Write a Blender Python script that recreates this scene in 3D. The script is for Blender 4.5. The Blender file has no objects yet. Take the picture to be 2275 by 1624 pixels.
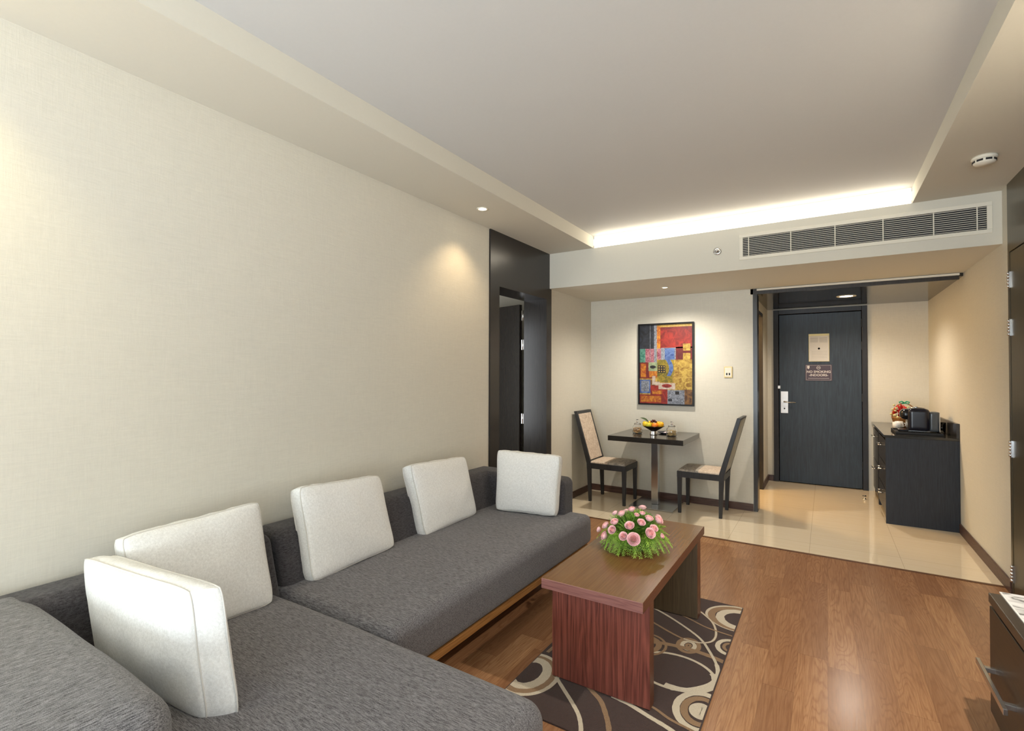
import bpy, bmesh, math, random
from mathutils import Vector, Matrix, noise as mnoise
PI = math.pi
random.seed(7)
C = bpy.context.scene.collection
S = bpy.context.scene

# ------------------------------------------------------------------ camera, light, exposure
S.view_settings.view_transform = 'Standard'
S.view_settings.look = 'None'
S.view_settings.gamma = 1.0
S.view_settings.exposure = 0.28
S.view_settings.use_curve_mapping = False
YAW, PITCH, ROLL, FPX = 0.562, 0.0154, 0.0027, 1106.88
cd = bpy.data.cameras.new('camera'); cam = bpy.data.objects.new('camera', cd); C.objects.link(cam)
cd.sensor_width = 36.0; cd.sensor_fit = 'HORIZONTAL'; cd.lens = FPX/2275*36.0; cd.clip_start = 0.02
F0 = Vector((-math.sin(YAW), math.cos(YAW), 0)); RR = Vector((math.cos(YAW), math.sin(YAW), 0)); ZZ = Vector((0, 0, 1))
FW = F0*math.cos(PITCH) + ZZ*math.sin(PITCH); UU = ZZ*math.cos(PITCH) - F0*math.sin(PITCH)
R2 = RR*math.cos(ROLL) + UU*math.sin(ROLL); U2 = UU*math.cos(ROLL) - RR*math.sin(ROLL)
cam.matrix_world = Matrix(((R2.x, U2.x, -FW.x, 0), (R2.y, U2.y, -FW.y, 0), (R2.z, U2.z, -FW.z, 1.42), (0, 0, 0, 1)))
S.camera = cam

w = bpy.data.worlds.new('world'); S.world = w; w.use_nodes = True
w.node_tree.nodes['Background'].inputs[0].default_value = (0.75, 0.86, 1, 1)
w.node_tree.nodes['Background'].inputs[1].default_value = 1.0

def area(name, loc, size, size_y, rot, power, col, spread=PI):
    l = bpy.data.lights.new(name, 'AREA'); l.shape = 'RECTANGLE'; l.size = size; l.size_y = size_y
    l.energy = power; l.color = col; l.spread = spread
    o = bpy.data.objects.new(name, l); C.objects.link(o); o.location = loc; o.rotation_euler = rot
    return o
# daylight through the big window behind the camera
WIN_Y = -4.00
# added side light at an unseen window put in the right wall
area('added_side_light', (1.015+.07, -1.9, 1.10), 1.6, 2.6, (0, math.radians(128), 0), 50, (0.87, 0.945, 1.0), math.radians(150))
# added fill lights tilted up at the window behind the camera, brightening ceiling and walls
area('window_up_fill', (-0.75, WIN_Y-0.05, 1.0), 2.9, 1.5, (math.radians(127), 0, 0), 142, (0.82, 0.925, 1.0), math.radians(150))
area('ceiling_up_fill', (-0.75, WIN_Y-0.04, 0.9), 2.9, 1.3, (math.radians(152), 0, 0), 175, (0.86, 0.94, 1.0), math.radians(115))
# the cove strip's light is in its own builder below

# ------------------------------------------------------------------ materials
MATS = {}
class NT:
    def __init__(s, name):
        s.m = bpy.data.materials.new(name); s.m.use_nodes = True
        s.t = s.m.node_tree; s.b = s.t.nodes['Principled BSDF']; s.k = 0
    def n(s, typ, **kw):
        x = s.t.nodes.new(typ)
        for k, v in kw.items():
            if k.startswith('i_'):
                key = k[2:]; key = int(key) if key.isdigit() else key.replace('_', ' ')
                x.inputs[key].default_value = v
            else: setattr(x, k, v)
        return x
    def l(s, a, b): s.t.links.new(a, b)
    def coord(s, scale=(1, 1, 1), kind='Object', rot=(0, 0, 0)):
        c = s.n('ShaderNodeTexCoord'); m = s.n('ShaderNodeMapping'); m.inputs['Scale'].default_value = scale
        m.inputs['Rotation'].default_value = rot
        s.l(c.outputs[kind], m.inputs[0]); return m.outputs[0]
    def noise(s, vec, scale=5, detail=3, rough=.5, dist=0):
        x = s.n('ShaderNodeTexNoise'); x.inputs['Scale'].default_value = scale; x.inputs['Detail'].default_value = detail
        x.inputs['Roughness'].default_value = rough; x.inputs['Distortion'].default_value = dist
        s.l(vec, x.inputs['Vector']); return x.outputs['Fac']
    def ramp(s, fac, stops, interp='LINEAR'):
        r = s.n('ShaderNodeValToRGB'); r.color_ramp.interpolation = interp
        e = r.color_ramp.elements
        while len(e) < len(stops): e.new(0.5)
        for i, (p, c) in enumerate(stops):
            e[i].position = p; e[i].color = (c[0], c[1], c[2], 1) if isinstance(c, (tuple, list)) else (c, c, c, 1)
        s.l(fac, r.inputs[0]); return r.outputs[0]
    def mix(s, fac, a, b, mode='MIX'):
        x = s.n('ShaderNodeMix'); x.data_type = 'RGBA'; x.blend_type = mode
        for sock, v in ((x.inputs[0], fac), (x.inputs[6], a), (x.inputs[7], b)):
            if isinstance(v, (int, float)): sock.default_value = v
            elif isinstance(v, tuple): sock.default_value = (v[0], v[1], v[2], 1)
            else: s.l(v, sock)
        return x.outputs[2]
    def math(s, op, a, b=0.0, c=0.0):
        x = s.n('ShaderNodeMath'); x.operation = op
        for i, v in enumerate((a, b, c)):
            if isinstance(v, (int, float)): x.inputs[i].default_value = v
            else: s.l(v, x.inputs[i])
        return x.outputs[0]
    def set(s, key, v):
        i = s.b.inputs[key]
        if isinstance(v, (int, float)): i.default_value = v
        elif isinstance(v, tuple): i.default_value = (v[0], v[1], v[2], 1) if len(v) == 3 else v
        else: s.l(v, i)
    def bump(s, h, strength=.2, dist=.01):
        b = s.n('ShaderNodeBump'); b.inputs['Strength'].default_value = strength; b.inputs['Distance'].default_value = dist
        s.l(h, b.inputs['Height']); s.l(b.outputs[0], s.b.inputs['Normal'])

def srgb(r, g, b):
    f = lambda c: ((c/255+0.055)/1.055)**2.4 if c > 10 else c/255/12.92
    return (f(r), f(g), f(b))
def plain(name, col, rough=.5, metal=0, spec=None, coat=0, emis=None, es=0, trans=0, ior=1.45, nz=0.06):
    t = NT(name)
    v = t.coord((1, 1, 1)); f = t.noise(v, 14, 3)
    c = t.mix(f, tuple(max(0, x*(1-nz)) for x in col), tuple(min(1, x*(1+nz)) for x in col))
    t.set('Base Color', c); t.set('Roughness', rough); t.set('Metallic', metal); t.set('IOR', ior)
    if spec is not None: t.set('Specular IOR Level', spec)
    if coat: t.set('Coat Weight', coat); t.set('Coat Roughness', .05)
    if trans: t.set('Transmission Weight', trans)
    if emis: t.set('Emission Color', emis); t.set('Emission Strength', es)
    return t.m
def wallpaper(name, col, axes):
    t = NT(name)
    a = t.noise(t.coord((9, 9, 150)), 1.0, 5, .68, 1.6)        # horizontal threads
    b = t.noise(t.coord((110, 110, 8)), 1.0, 5, .68, 1.6)      # vertical threads
    h = t.math('ADD', t.math('MULTIPLY', a, .6), t.math('MULTIPLY', b, .4))
    big = t.noise(t.coord((1, 1, 1)), 2.5, 3)
    c = t.mix(t.ramp(h, [(.36, 0.), (.62, 1.)]), tuple(x*.93 for x in col), tuple(min(1, x*1.03) for x in col))
    c = t.mix(t.math('MULTIPLY', big, .12), c, tuple(x*.8 for x in col))
    t.set('Base Color', c); t.set('Roughness', .62); t.set('Specular IOR Level', .3); t.bump(h, .35, .004)
    return t.m
def paint(name, col, rough=.75):
    t = NT(name); f = t.noise(t.coord(), 60, 3)
    t.set('Base Color', t.mix(f, tuple(x*.97 for x in col), col)); t.set('Roughness', rough); t.set('Specular IOR Level', .25)
    t.bump(f, .03, .002); return t.m
def wood(name, dark, light, scale=(60, 60, 3), rough=.4, dist=1.0, coat=0, wave=.5, spec=.5):
    # straight veneer grain running along the axis whose scale is small
    t = NT(name)
    a = t.noise(t.coord(scale), 1.0, 5, .65, dist*.25)
    b = t.noise(t.coord(tuple(x*.18 for x in scale)), 1.0, 3, .6, dist)
    bands = t.math('FRACT', t.math('MULTIPLY', b, 9.0))
    tri = t.math('ABSOLUTE', t.math('SUBTRACT', bands, .5))
    f = t.math('ADD', t.math('MULTIPLY', a, 1-wave), t.math('MULTIPLY', tri, wave*1.6))
    t.set('Base Color', t.mix(t.ramp(f, [(.2, 0.), (.7, 1.)]), dark, light)); t.set('Roughness', rough)
    t.set('Specular IOR Level', spec)
    if coat: t.set('Coat Weight', coat); t.set('Coat Roughness', .12)
    t.bump(f, .06, .002); return t.m
def fabric(name, cols, streak=(14, 260, 260), rough=.95, weave=700, contrast=(.34, .66), bump=.35):
    t = NT(name)
    a = t.noise(t.coord(streak), 1.0, 4, .7, .3)
    w1 = t.noise(t.coord((1, 1, 1)), weave, 2, .6)
    big = t.noise(t.coord(), 3, 2)
    h = t.math('ADD', t.math('MULTIPLY', a, .62), t.math('MULTIPLY', w1, .38))
    c = t.mix(t.ramp(h, [(contrast[0], 0.), (contrast[1], 1.)]), cols[0], cols[1])
    c = t.mix(t.math('MULTIPLY', big, .15), c, cols[0])
    t.set('Base Color', c); t.set('Roughness', rough); t.set('Specular IOR Level', .15)
    t.set('Sheen Weight', .15); t.bump(h, bump, .003); return t.m

def make_floor_wood():
    t = NT('laminate_floor')
    v = t.coord((1, 1, 1))
    sw = t.n('ShaderNodeSeparateXYZ'); t.l(v, sw.inputs[0])
    px = t.math('DIVIDE', sw.outputs[0], .128); ix = t.math('FLOOR', px)
    wn = t.n('ShaderNodeTexWhiteNoise'); wn.noise_dimensions = '1D'; t.l(ix, wn.inputs['W'])
    py = t.math('ADD', t.math('DIVIDE', sw.outputs[1], 1.05), t.math('MULTIPLY', wn.outputs['Value'], 7.3)); iy = t.math('FLOOR', py)
    cid = t.n('ShaderNodeCombineXYZ'); t.l(ix, cid.inputs[0]); t.l(iy, cid.inputs[1])
    wp = t.n('ShaderNodeTexWhiteNoise'); wp.noise_dimensions = '2D'; t.l(cid.outputs[0], wp.inputs['Vector'])
    off = t.n('ShaderNodeVectorMath'); off.operation = 'MULTIPLY_ADD'
    t.l(wp.outputs['Color'], off.inputs[0]); off.inputs[1].default_value = (13, 17, 5); t.l(v, off.inputs[2])
    mp = t.n('ShaderNodeMapping'); mp.inputs['Scale'].default_value = (9.5, .85, 1); t.l(off.outputs[0], mp.inputs[0])
    ring = t.noise(mp.outputs[0], 1.0, 2.6, .42, .35)
    bands = t.math('FRACT', t.math('MULTIPLY', ring, 24.0))
    tri = t.math('MULTIPLY', t.math('ABSOLUTE', t.math('SUBTRACT', bands, .5)), 2.0)
    mp2 = t.n('ShaderNodeMapping'); mp2.inputs['Scale'].default_value = (150, 6, 1); t.l(off.outputs[0], mp2.inputs[0])
    fine = t.noise(mp2.outputs[0], 1.0, 4, .7)
    mp3 = t.n('ShaderNodeMapping'); mp3.inputs['Scale'].default_value = (7, 1.0, 1); t.l(off.outputs[0], mp3.inputs[0])
    blot = t.noise(mp3.outputs[0], 1.0, 3, .5)
    base = t.ramp(wp.outputs['Value'], [(0, srgb(152, 112, 80)), (.35, srgb(164, 122, 87)), (.7, srgb(174, 130, 92)), (1, srgb(184, 140, 100))])
    c = t.mix(t.math('MULTIPLY', t.ramp(tri, [(0.0, 1.), (.5, 0.)]), .40), base, srgb(116, 76, 50))
    c = t.mix(t.math('MULTIPLY', t.ramp(fine, [(.35, 1.), (.6, 0.)]), .5), c, srgb(124, 82, 54))
    c = t.mix(t.math('MULTIPLY', t.ramp(blot, [(.35, 1.), (.65, 0.)]), .38), c, srgb(122, 80, 52))
    fx = t.math('ABSOLUTE', t.math('SUBTRACT', t.math('FRACT', px), .5))
    fy = t.math('ABSOLUTE', t.math('SUBTRACT', t.math('FRACT', py), .5))
    seam = t.math('MAXIMUM', t.math('GREATER_THAN', fx, .494), t.math('GREATER_THAN', fy, .4988))
    c = t.mix(t.math('MULTIPLY', seam, .35), c, srgb(70, 44, 28))
    t.set('Base Color', c); t.set('Roughness', t.math('MULTIPLY_ADD', fine, .10, .19)); t.set('Specular IOR Level', .42)
    t.bump(fine, .05, .002); return t.m
def make_tile():
    t = NT('polished_tile'); v = t.coord()
    sw = t.n('ShaderNodeSeparateXYZ'); t.l(v, sw.inputs[0])
    fx = t.math('ABSOLUTE', t.math('SUBTRACT', t.math('FRACT', t.math('DIVIDE', t.math('ADD', sw.outputs[0], .12), .60)), .5))
    fy = t.math('ABSOLUTE', t.math('SUBTRACT', t.math('FRACT', t.math('DIVIDE', t.math('ADD', sw.outputs[1], -.09), .60)), .5))
    seam = t.math('MAXIMUM', t.math('GREATER_THAN', fx, .4965), t.math('GREATER_THAN', fy, .4965))
    vein = t.noise(t.coord((1.2, 14, 1)), 1.5, 5, .6, .8)
    c = t.mix(vein, srgb(232, 212, 180), srgb(240, 226, 200))
    c = t.mix(t.math('MULTIPLY', seam, .35), c, srgb(140, 120, 92))
    t.set('Base Color', c); t.set('Roughness', .03); t.set('Specular IOR Level', .8); t.set('IOR', 1.65); t.set('Coat Weight', .3); t.set('Coat Roughness', .02); t.set('Coat IOR', 1.6)
    return t.m
def make_rug_pile(name, a, b):
    t = NT(name)
    n = t.noise(t.coord(), 380, 3, .7); n2 = t.noise(t.coord(), 40, 3)
    c = t.mix(t.ramp(n, [(.35, 0.), (.65, 1.)]), a, b); c = t.mix(t.math('MULTIPLY', n2, .3), c, a)
    t.set('Base Color', c); t.set('Roughness', 1.0); t.set('Specular IOR Level', .05); t.set('Sheen Weight', .2); t.bump(n, .8, .004)
    return t.m

M = {}
M['wall'] = wallpaper('linen_wallpaper', srgb(217, 212, 198), 0)
M['ceil'] = paint('ceiling_paint', srgb(208, 207, 204))
M['soffit'] = paint('soffit_paint', srgb(216, 211, 197))
M['white'] = paint('white_paint', srgb(232, 226, 210))
M['floorwood'] = make_floor_wood(); M['tile'] = make_tile()
M['threshold'] = plain('threshold_wood', srgb(96, 62, 36), .4)
M['base'] = wood('baseboard_wood', srgb(70, 48, 42), srgb(98, 72, 62), (8, 8, 90), .4)
M['espresso'] = wood('espresso_veneer', srgb(30, 28, 28), srgb(50, 46, 44), (160, 160, 5), .27, spec=.55, wave=.2)
M['espresso_h'] = wood('espresso_veneer_matt', srgb(26, 24, 25), srgb(44, 41, 42), (110, 110, 5), .42, wave=.25, spec=.3)
M['doorwood'] = wood('entrance_door_veneer', srgb(30, 36, 44), srgb(54, 64, 74), (70, 70, 4), .42, spec=.3, wave=.2)
M['cabwood'] = wood('cabinet_ash_veneer', srgb(28, 30, 36), srgb(50, 54, 62), (160, 160, 6), .5, spec=.3, wave=.2)
M['olive'] = wood('olive_grey_veneer', srgb(56, 50, 36), srgb(82, 74, 54), (200, 200, 4), .3, spec=.5, wave=.2)
M['black'] = plain('black_gloss', (.01, .01, .012), .2)
M['blackmatt'] = plain('black_matt', (.012, .012, .013), .6)
M['mahog'] = wood('mahogany_veneer', srgb(66, 28, 24), srgb(146, 82, 68), (120, 120, 3.2), .38, wave=.3, dist=.8)
M['mahog_edge'] = wood('mahogany_edge_veneer', srgb(104, 62, 58), srgb(150, 104, 96), (5, 120, 160), .38, wave=.25)
M['mahog_side'] = wood('mahogany_long_edge', srgb(74, 40, 26), srgb(104, 62, 42), (120, 4, 160), .38, wave=.2)
M['tabletop'] = wood('mahogany_top_reflection', srgb(96, 66, 38), srgb(120, 86, 52), (130, 4, 100), .22, wave=.15, spec=.6)  # mahogany browned, with the warm ceiling reflection put into its colour
M['innerleg'] = wood('inner_leg_veneer', srgb(62, 50, 36), srgb(98, 82, 60), (160, 160, 5), .45, wave=.2)
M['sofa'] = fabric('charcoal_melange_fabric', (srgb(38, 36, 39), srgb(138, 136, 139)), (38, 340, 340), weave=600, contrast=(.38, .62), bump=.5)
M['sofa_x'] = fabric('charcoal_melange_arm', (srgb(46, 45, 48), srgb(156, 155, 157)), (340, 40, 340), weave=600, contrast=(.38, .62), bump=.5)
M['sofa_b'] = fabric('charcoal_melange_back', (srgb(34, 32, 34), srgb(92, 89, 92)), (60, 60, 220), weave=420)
M['pillow'] = fabric('off_white_linen', (srgb(208, 207, 204), srgb(240, 240, 238)), (120, 120, 120), weave=500, bump=.25)
M['piping'] = plain('linen_piping', srgb(206, 203, 197), .9)
M['railwood'] = wood('sofa_rail_oak', srgb(126, 84, 42), srgb(168, 120, 68), (90, 3, 90), .4)
M['steel'] = plain('brushed_steel', srgb(196, 198, 200), .2, 1.0)
M['chrome'] = plain('chrome', srgb(222, 222, 222), .12, 1.0)
M['satin'] = plain('satin_plate', srgb(214, 214, 214), .35, .35)
M['chairwood'] = wood('chair_black_ash', srgb(24, 24, 26), srgb(52, 52, 54), (130, 130, 6), .42, wave=.2)
def glass_mat(name, col=(1, 1, 1), rough=0.0):
    t = NT(name); f = t.noise(t.coord(), 8, 2)
    t.set('Base Color', t.mix(f, tuple(x*.98 for x in col), col)); t.set('Roughness', rough); t.set('Transmission Weight', 1.0); t.set('IOR', 1.45)
    return t.m
M['glass'] = glass_mat('clear_glass')
def emis(name, col, s):
    t = NT(name); t.set('Base Color', (0.8, .8, .8)); t.set('Emission Color', col); t.set('Emission Strength', s); return t.m

def chair_fabric():
    t = NT('patchwork_seat_fabric')
    v = t.n('ShaderNodeTexCoord').outputs['Object']
    sx = t.n('ShaderNodeSeparateXYZ'); t.l(v, sx.inputs[0])
    f = t.noise(t.coord((30, 30, 30)), 1, 4, .6, 1.5)
    beige = t.mix(t.ramp(f, [(.4, 0.), (.6, 1.)]), srgb(196, 174, 152), srgb(222, 204, 184))
    grey = t.mix(t.ramp(f, [(.42, 0.), (.58, 1.)]), srgb(136, 130, 120), srgb(184, 172, 156))
    c = t.mix(t.math('GREATER_THAN', sx.outputs[0], .24), beige, grey)
    t.set('Base Color', c); t.set('Roughness', .8); t.bump(f, .1, .002); return t.m
M['chairfab'] = chair_fabric()
M['chairback'] = wood('chair_back_grey', srgb(120, 118, 108), srgb(160, 158, 146), (120, 120, 8), .45, wave=.2)

# ------------------------------------------------------------------ mesh helpers
class MB:
    def __init__(s): s.v = []; s.f = []; s.mi = []; s.sm = []
    def add(s, vs, fs, mi=0, sm=False):
        o = len(s.v); s.v += [tuple(p) for p in vs]
        for f in fs: s.f.append([o+i for i in f]); s.mi.append(mi); s.sm.append(sm)
        return s
    def box(s, x0, x1, y0, y1, z0, z1, mi=0):
        v = [(x, y, z) for z in (z0, z1) for y in (y0, y1) for x in (x0, x1)]
        return s.add(v, [(0, 2, 3, 1), (4, 5, 7, 6), (0, 1, 5, 4), (2, 6, 7, 3), (0, 4, 6, 2), (1, 3, 7, 5)], mi)
    def hexa(s, pts, mi=0):      # 4 bottom (ccw), 4 top
        return s.add(pts, [(3, 2, 1, 0), (4, 5, 6, 7), (0, 1, 5, 4), (1, 2, 6, 5), (2, 3, 7, 6), (3, 0, 4, 7)], mi)
    def lathe(s, prof, c=(0, 0, 0), n=32, mi=0, axis='z', sm=True, close=True):
        vs = []; fs = []
        for r, h in prof:
            for i in range(n):
                a = 2*PI*i/n; x, y = r*math.cos(a), r*math.sin(a)
                p = {'z': (x, y, h), 'y': (x, h, y), 'x': (h, x, y)}[axis]
                vs.append((p[0]+c[0], p[1]+c[1], p[2]+c[2]))
        m = len(prof)
        for j in range(m-1):
            for i in range(n):
                k = (i+1) % n; fs.append((j*n+i, j*n+k, (j+1)*n+k, (j+1)*n+i))
        if close:
            if prof[0][0] > 1e-5: fs.append(tuple(reversed(range(n))))
            if prof[-1][0] > 1e-5: fs.append(tuple((m-1)*n+i for i in range(n)))
        return s.add(vs, fs, mi, sm)
    def tube(s, pts, r, n=10, mi=0, cap=True, closed=False):
        pts = [Vector(p) for p in pts]; vs = []; fs = []; m = len(pts)
        rs = r if isinstance(r, (list, tuple)) else [r]*m
        up = Vector((0, 0, 1))
        prev = None
        for j, p in enumerate(pts):
            if closed: d = pts[(j+1) % m]-pts[j-1]
            else: d = pts[min(j+1, m-1)]-pts[max(j-1, 0)]
            d.normalize()
            if prev is None:
                a = up if abs(d.dot(up)) < .9 else Vector((1, 0, 0))
                u = d.cross(a).normalized()
            else:
                u = (prev - d*prev.dot(d)).normalized()
            prev = u; w_ = d.cross(u)
            for i in range(n):
                t = 2*PI*i/n; vs.append(p + (u*math.cos(t)+w_*math.sin(t))*rs[j])
        for j in range(m if closed else m-1):
            for i in range(n):
                k = (i+1) % n; jj = (j+1) % m
                fs.append((j*n+i, j*n+k, jj*n+k, jj*n+i))
        if cap and not closed:
            fs.append(tuple(reversed(range(n)))); fs.append(tuple((m-1)*n+i for i in range(n)))
        return s.add(vs, fs, mi, True)
    def build(s, name, mats, parent=None, bevel=0, seg=2, smooth=None):
        me = bpy.data.meshes.new(name); me.from_pydata(s.v, [], s.f)
        bm = bmesh.new(); bm.from_mesh(me); bmesh.ops.recalc_face_normals(bm, faces=bm.faces); bm.to_mesh(me); bm.free()
        for m in (mats if isinstance(mats, (list, tuple)) else [mats]): me.materials.append(M[m] if isinstance(m, str) else m)
        for p, mi, sm in zip(me.polygons, s.mi, s.sm):
            p.material_index = mi; p.use_smooth = sm if smooth is None else smooth
        o = bpy.data.objects.new(name, me); C.objects.link(o)
        if parent: o.parent = parent
        if bevel:
            b = o.modifiers.new('bevel', 'BEVEL'); b.width = bevel; b.segments = seg; b.limit_method = 'ANGLE'; b.angle_limit = .6
        return o
def tag(o, label=None, cat=None, group=None, kind=None):
    if label: o['label'] = label
    if cat: o['category'] = cat
    if group: o['group'] = group
    if kind: o['kind'] = kind
    return o
def thing(name, label, cat, loc=(0, 0, 0), rz=0, group=None):
    o = bpy.data.objects.new(name, None); o.empty_display_size = .1; C.objects.link(o)
    o.location = loc; o.rotation_euler = (0, 0, rz); return tag(o, label, cat, group)
def dup(root, loc, rz, label, group=None, scale=None):
    r = root.copy(); C.objects.link(r); r.location = loc; r.rotation_euler = (0, 0, rz); r['label'] = label
    if scale: r.scale = scale
    if group: r['group'] = group
    for ch in list(root.children):
        c = ch.copy(); C.objects.link(c); c.parent = r
        for g in list(ch.children):
            d = g.copy(); C.objects.link(d); d.parent = c
    return r
def struct(name, mb, mats, label, cat, **kw):
    o = mb.build(name, mats, **kw); return tag(o, label, cat, kind='structure')
def sroot(name, label, cat, loc=(0, 0, 0)):
    o = thing(name, label, cat, loc); o['kind'] = 'structure'; return o

def spot(name, loc, power, col, size=1.7, blend=.7, rad=.03, rot=(0, 0, 0), parent=None):
    l = bpy.data.lights.new(name, 'SPOT'); l.energy = power; l.color = col; l.spot_size = size; l.spot_blend = blend; l.shadow_soft_size = rad
    o = bpy.data.objects.new(name, l); C.objects.link(o); o.location = loc; o.rotation_euler = rot
    if parent: o.parent = parent
    return o

# ------------------------------------------------------------------ room shell
XL, XR = -2.446, 1.015
YB, YN, YD = 4.60, 5.71, 7.49
ZC, ZB, ZL, ZT = 2.664, 2.302, 2.275, 2.78
XA, XB = -1.945, 0.54

struct('floor', MB().box(XL-.1, XR+.1, WIN_Y-.05, YB-.025, -.10, 0), 'floorwood', 'brown wood laminate floor in the seating area', 'floor')
struct('floor_tile', MB().box(XL-.1, XR+.1, YB+.005, YD+.1, -.10, 0.0), 'tile', 'polished cream tile floor of the dining corner and entry', 'floor')
struct('trim_1', MB().box(XL, XR, YB-.025, YB+.005, -.10, .003), 'threshold', 'dark brown strip between wood floor and cream tile', 'floor trim')
# left wall: three pieces around the dark door surround
struct('wall_left', MB().box(XL-.1, XL, WIN_Y-.05, 3.51, 0, ZC).box(XL-.1, XL, 4.64, YN, 0, ZB+.4), 'wall', 'cream linen wallpapered left wall behind the sofa', 'wall')
struct('wall_right', MB().box(XR, XR+.1, 4.475, YD, 0, ZC).box(XR, XR+.1, WIN_Y-.05, -3.2, 0, ZC).box(XR, XR+.1, -.6, 3.10, 0, ZC).box(XR, XR+.1, -3.2, -.6, 0, .28).box(XR, XR+.1, -3.2, -.6, 2.32, ZC), 'wall', 'cream wallpapered right wall beside the drawer cabinet', 'wall')
struct('wall_back', MB().box(XL, -2.20, WIN_Y-.1, WIN_Y, 0, ZC).box(.75, XR, WIN_Y-.1, WIN_Y, 0, ZC).box(-2.20, .75, WIN_Y-.1, WIN_Y, 0, .22).box(-2.20, .75, WIN_Y-.1, WIN_Y, 2.38, ZC), 'wall', 'cream wall around the window behind the viewpoint', 'wall')
wn = sroot('window_1', 'wide dark framed window behind the viewpoint', 'window')
fr = MB()
fr.box(-2.20, .75, WIN_Y-.02, WIN_Y+.02, .20, .25).box(-2.20, .75, WIN_Y-.02, WIN_Y+.02, 2.33, 2.38)
for x in (-2.2, -1.24, -.26, .70): fr.box(x, x+.05, WIN_Y-.02, WIN_Y+.02, .25, 2.33)
fr.build('window_frame', 'espresso_h', wn)
w2 = sroot('window_added', 'unseen dark framed window added in the right wall for side light', 'window')  # window added out of view so light can enter from the right
fr = MB().box(XR+.02, XR+.05, -3.2, -.6, .28, .33).box(XR+.02, XR+.05, -3.2, -.6, 2.27, 2.32)
for y in (-3.2, -1.925, -.65): fr.box(XR+.02, XR+.05, y, y+.05, .33, 2.27)
fr.build('window_frame', 'espresso_h', w2)
# niche wall, beam, entry
struct('wall_niche', MB().box(XL, -.635, YN, YN+.14, 0, ZB), 'wall', 'pale wallpapered wall behind the dining table and painting', 'wall')
struct('wall_beam', MB().box(XL, XR, YB, YN+.02, ZB, ZC), 'soffit', 'cream ceiling beam above the dining corner holding the air grille', 'beam')
struct('wall_entrance', MB().box(-.76, -.585, YD, YD+.1, 0, 2.5).box(.431, XR, YD, YD+.1, 0, 2.5).box(-.585, .431, YD, YD+.1, 2.262, 2.5), 'wall', 'cream wall around the dark entrance door', 'wall')
lw = MB().box(-.76, -.662, 6.86, YD, 0, 2.5).box(-.76, -.662, 5.85, 6.86, 2.16, 2.5)
struct('wall_entry_left', lw, 'wall', 'narrow cream side wall left of the entrance door', 'wall')
# bathroom beyond the side doorway
bt = MB().box(-2.2, -2.1, 5.87, 7.6, 0, 2.5).box(-2.1, -.76, 7.5, 7.6, 0, 2.5).box(-2.2, -.66, 5.85, 7.6, 2.4, 2.5).box(-2.2, -.70, 5.85, 5.87, 0, 2.4)
struct('wall_bathroom', bt, 'wall', 'warm lit walls beyond the doorway left of the entrance', 'wall')
struct('floor_bathroom', MB().box(-2.2, XL+1.686, 5.86, 7.6, -.1, -.001), 'tile', 'cream tile floor beyond the side doorway', 'floor')
# ceilings
cl = MB()
cl.box(XA-.10, XB+.10, -3.3, YB+.10, ZT, ZT+.05)
struct('ceiling', cl, 'ceil', 'flat pale grey recessed ceiling above the seating area', 'ceiling')
so = MB()
so.box(XL, XA, WIN_Y-.05, YB, ZC, ZT+.05).box(XB, XR, WIN_Y-.05, YB, ZC, ZT+.05).box(XA, XB, WIN_Y-.05, -3.2, ZC, ZT+.05)
struct('ceiling_soffit', so, 'soffit', 'cream dropped border running around the recessed ceiling', 'ceiling')
struct('ceiling_back', MB().box(XL, XR, YB+.10, YN, ZC+.0, ZC+.05), 'soffit', 'cream slab above the ceiling beam', 'ceiling')
le = MB().box(-.66, .985, YN-.0, YN+.03, ZL-.03, ZB)
struct('trim_2', le, 'espresso', 'dark lintel edge across the entry opening', 'lintel')
struct('trim_3', MB().box(-.60, .985, YN-.012, YN-.0, ZB-.022, ZB-.004), 'white', 'thin white strip along the top of the dark entry lintel', 'trim')
struct('ceiling_entry', MB().box(-.66, XR, YN+.03, YD, ZL, ZL+.05), 'black' if False else wood('gloss_dark_ceiling', srgb(30, 28, 26), srgb(42, 40, 36), (90, 4, 90), .09, spec=1.0), 'glossy dark panelled ceiling over the entrance', 'ceiling')
# dark jamb post at the end of the niche wall + side door lining
jp = MB().box(-.637, -.598, YN-.006, YN+.15, 0, ZL-.03).box(-.76, -.662, 5.86, 5.90, 0, 2.16).box(-.76, -.655, 6.83, 6.86, 0, 2.16).box(-.76, -.655, 5.86, 6.86, 2.12, 2.16)
struct('door_4', jp, 'espresso', 'dark framed side doorway between dining wall and entrance door', 'doorway')

# baseboards
struct('baseboard_niche', MB().box(XL+.012, -.64, YN-.012, YN, 0, .075), 'base', 'brown baseboard under the dining corner wall', 'baseboard', bevel=.002)
struct('baseboard_left', MB().box(XL, XL+.012, 4.66, YN, 0, .075), 'base', 'brown baseboard on the left wall of the dining corner', 'baseboard', bevel=.002)
struct('baseboard_right', MB().box(XR-.012, XR, 4.475, 5.925, 0, .085), 'base', 'dark brown baseboard on the right wall before the cabinet', 'baseboard', bevel=.002)
struct('baseboard_entry', MB().box(-.662, -.586, YD-.012, YD, 0, .075).box(-.662, -.65, 6.86, YD-.012, 0, .075), 'base', 'brown baseboard left of the entrance door', 'baseboard')

# lit far face of the cove, made to glow itself; the strip is hidden
cv = thing('cove_glow_band', 'white cove face made to glow along the far edge of the ceiling recess', 'light')
MB().box(XA+.004, XB-.004, YB+.012, YB+.03, ZC+.004, ZT-.004).build('glow_face', emis('cove_glow', (1, .90, .72), 2.0), cv)
area('cove_lamp', ((XA+XB)/2, YB-.01, (ZC+ZT)/2), XB-XA-.1, .08, (-PI/2, 0, 0), 3.4, (1, .87, .66))

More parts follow.
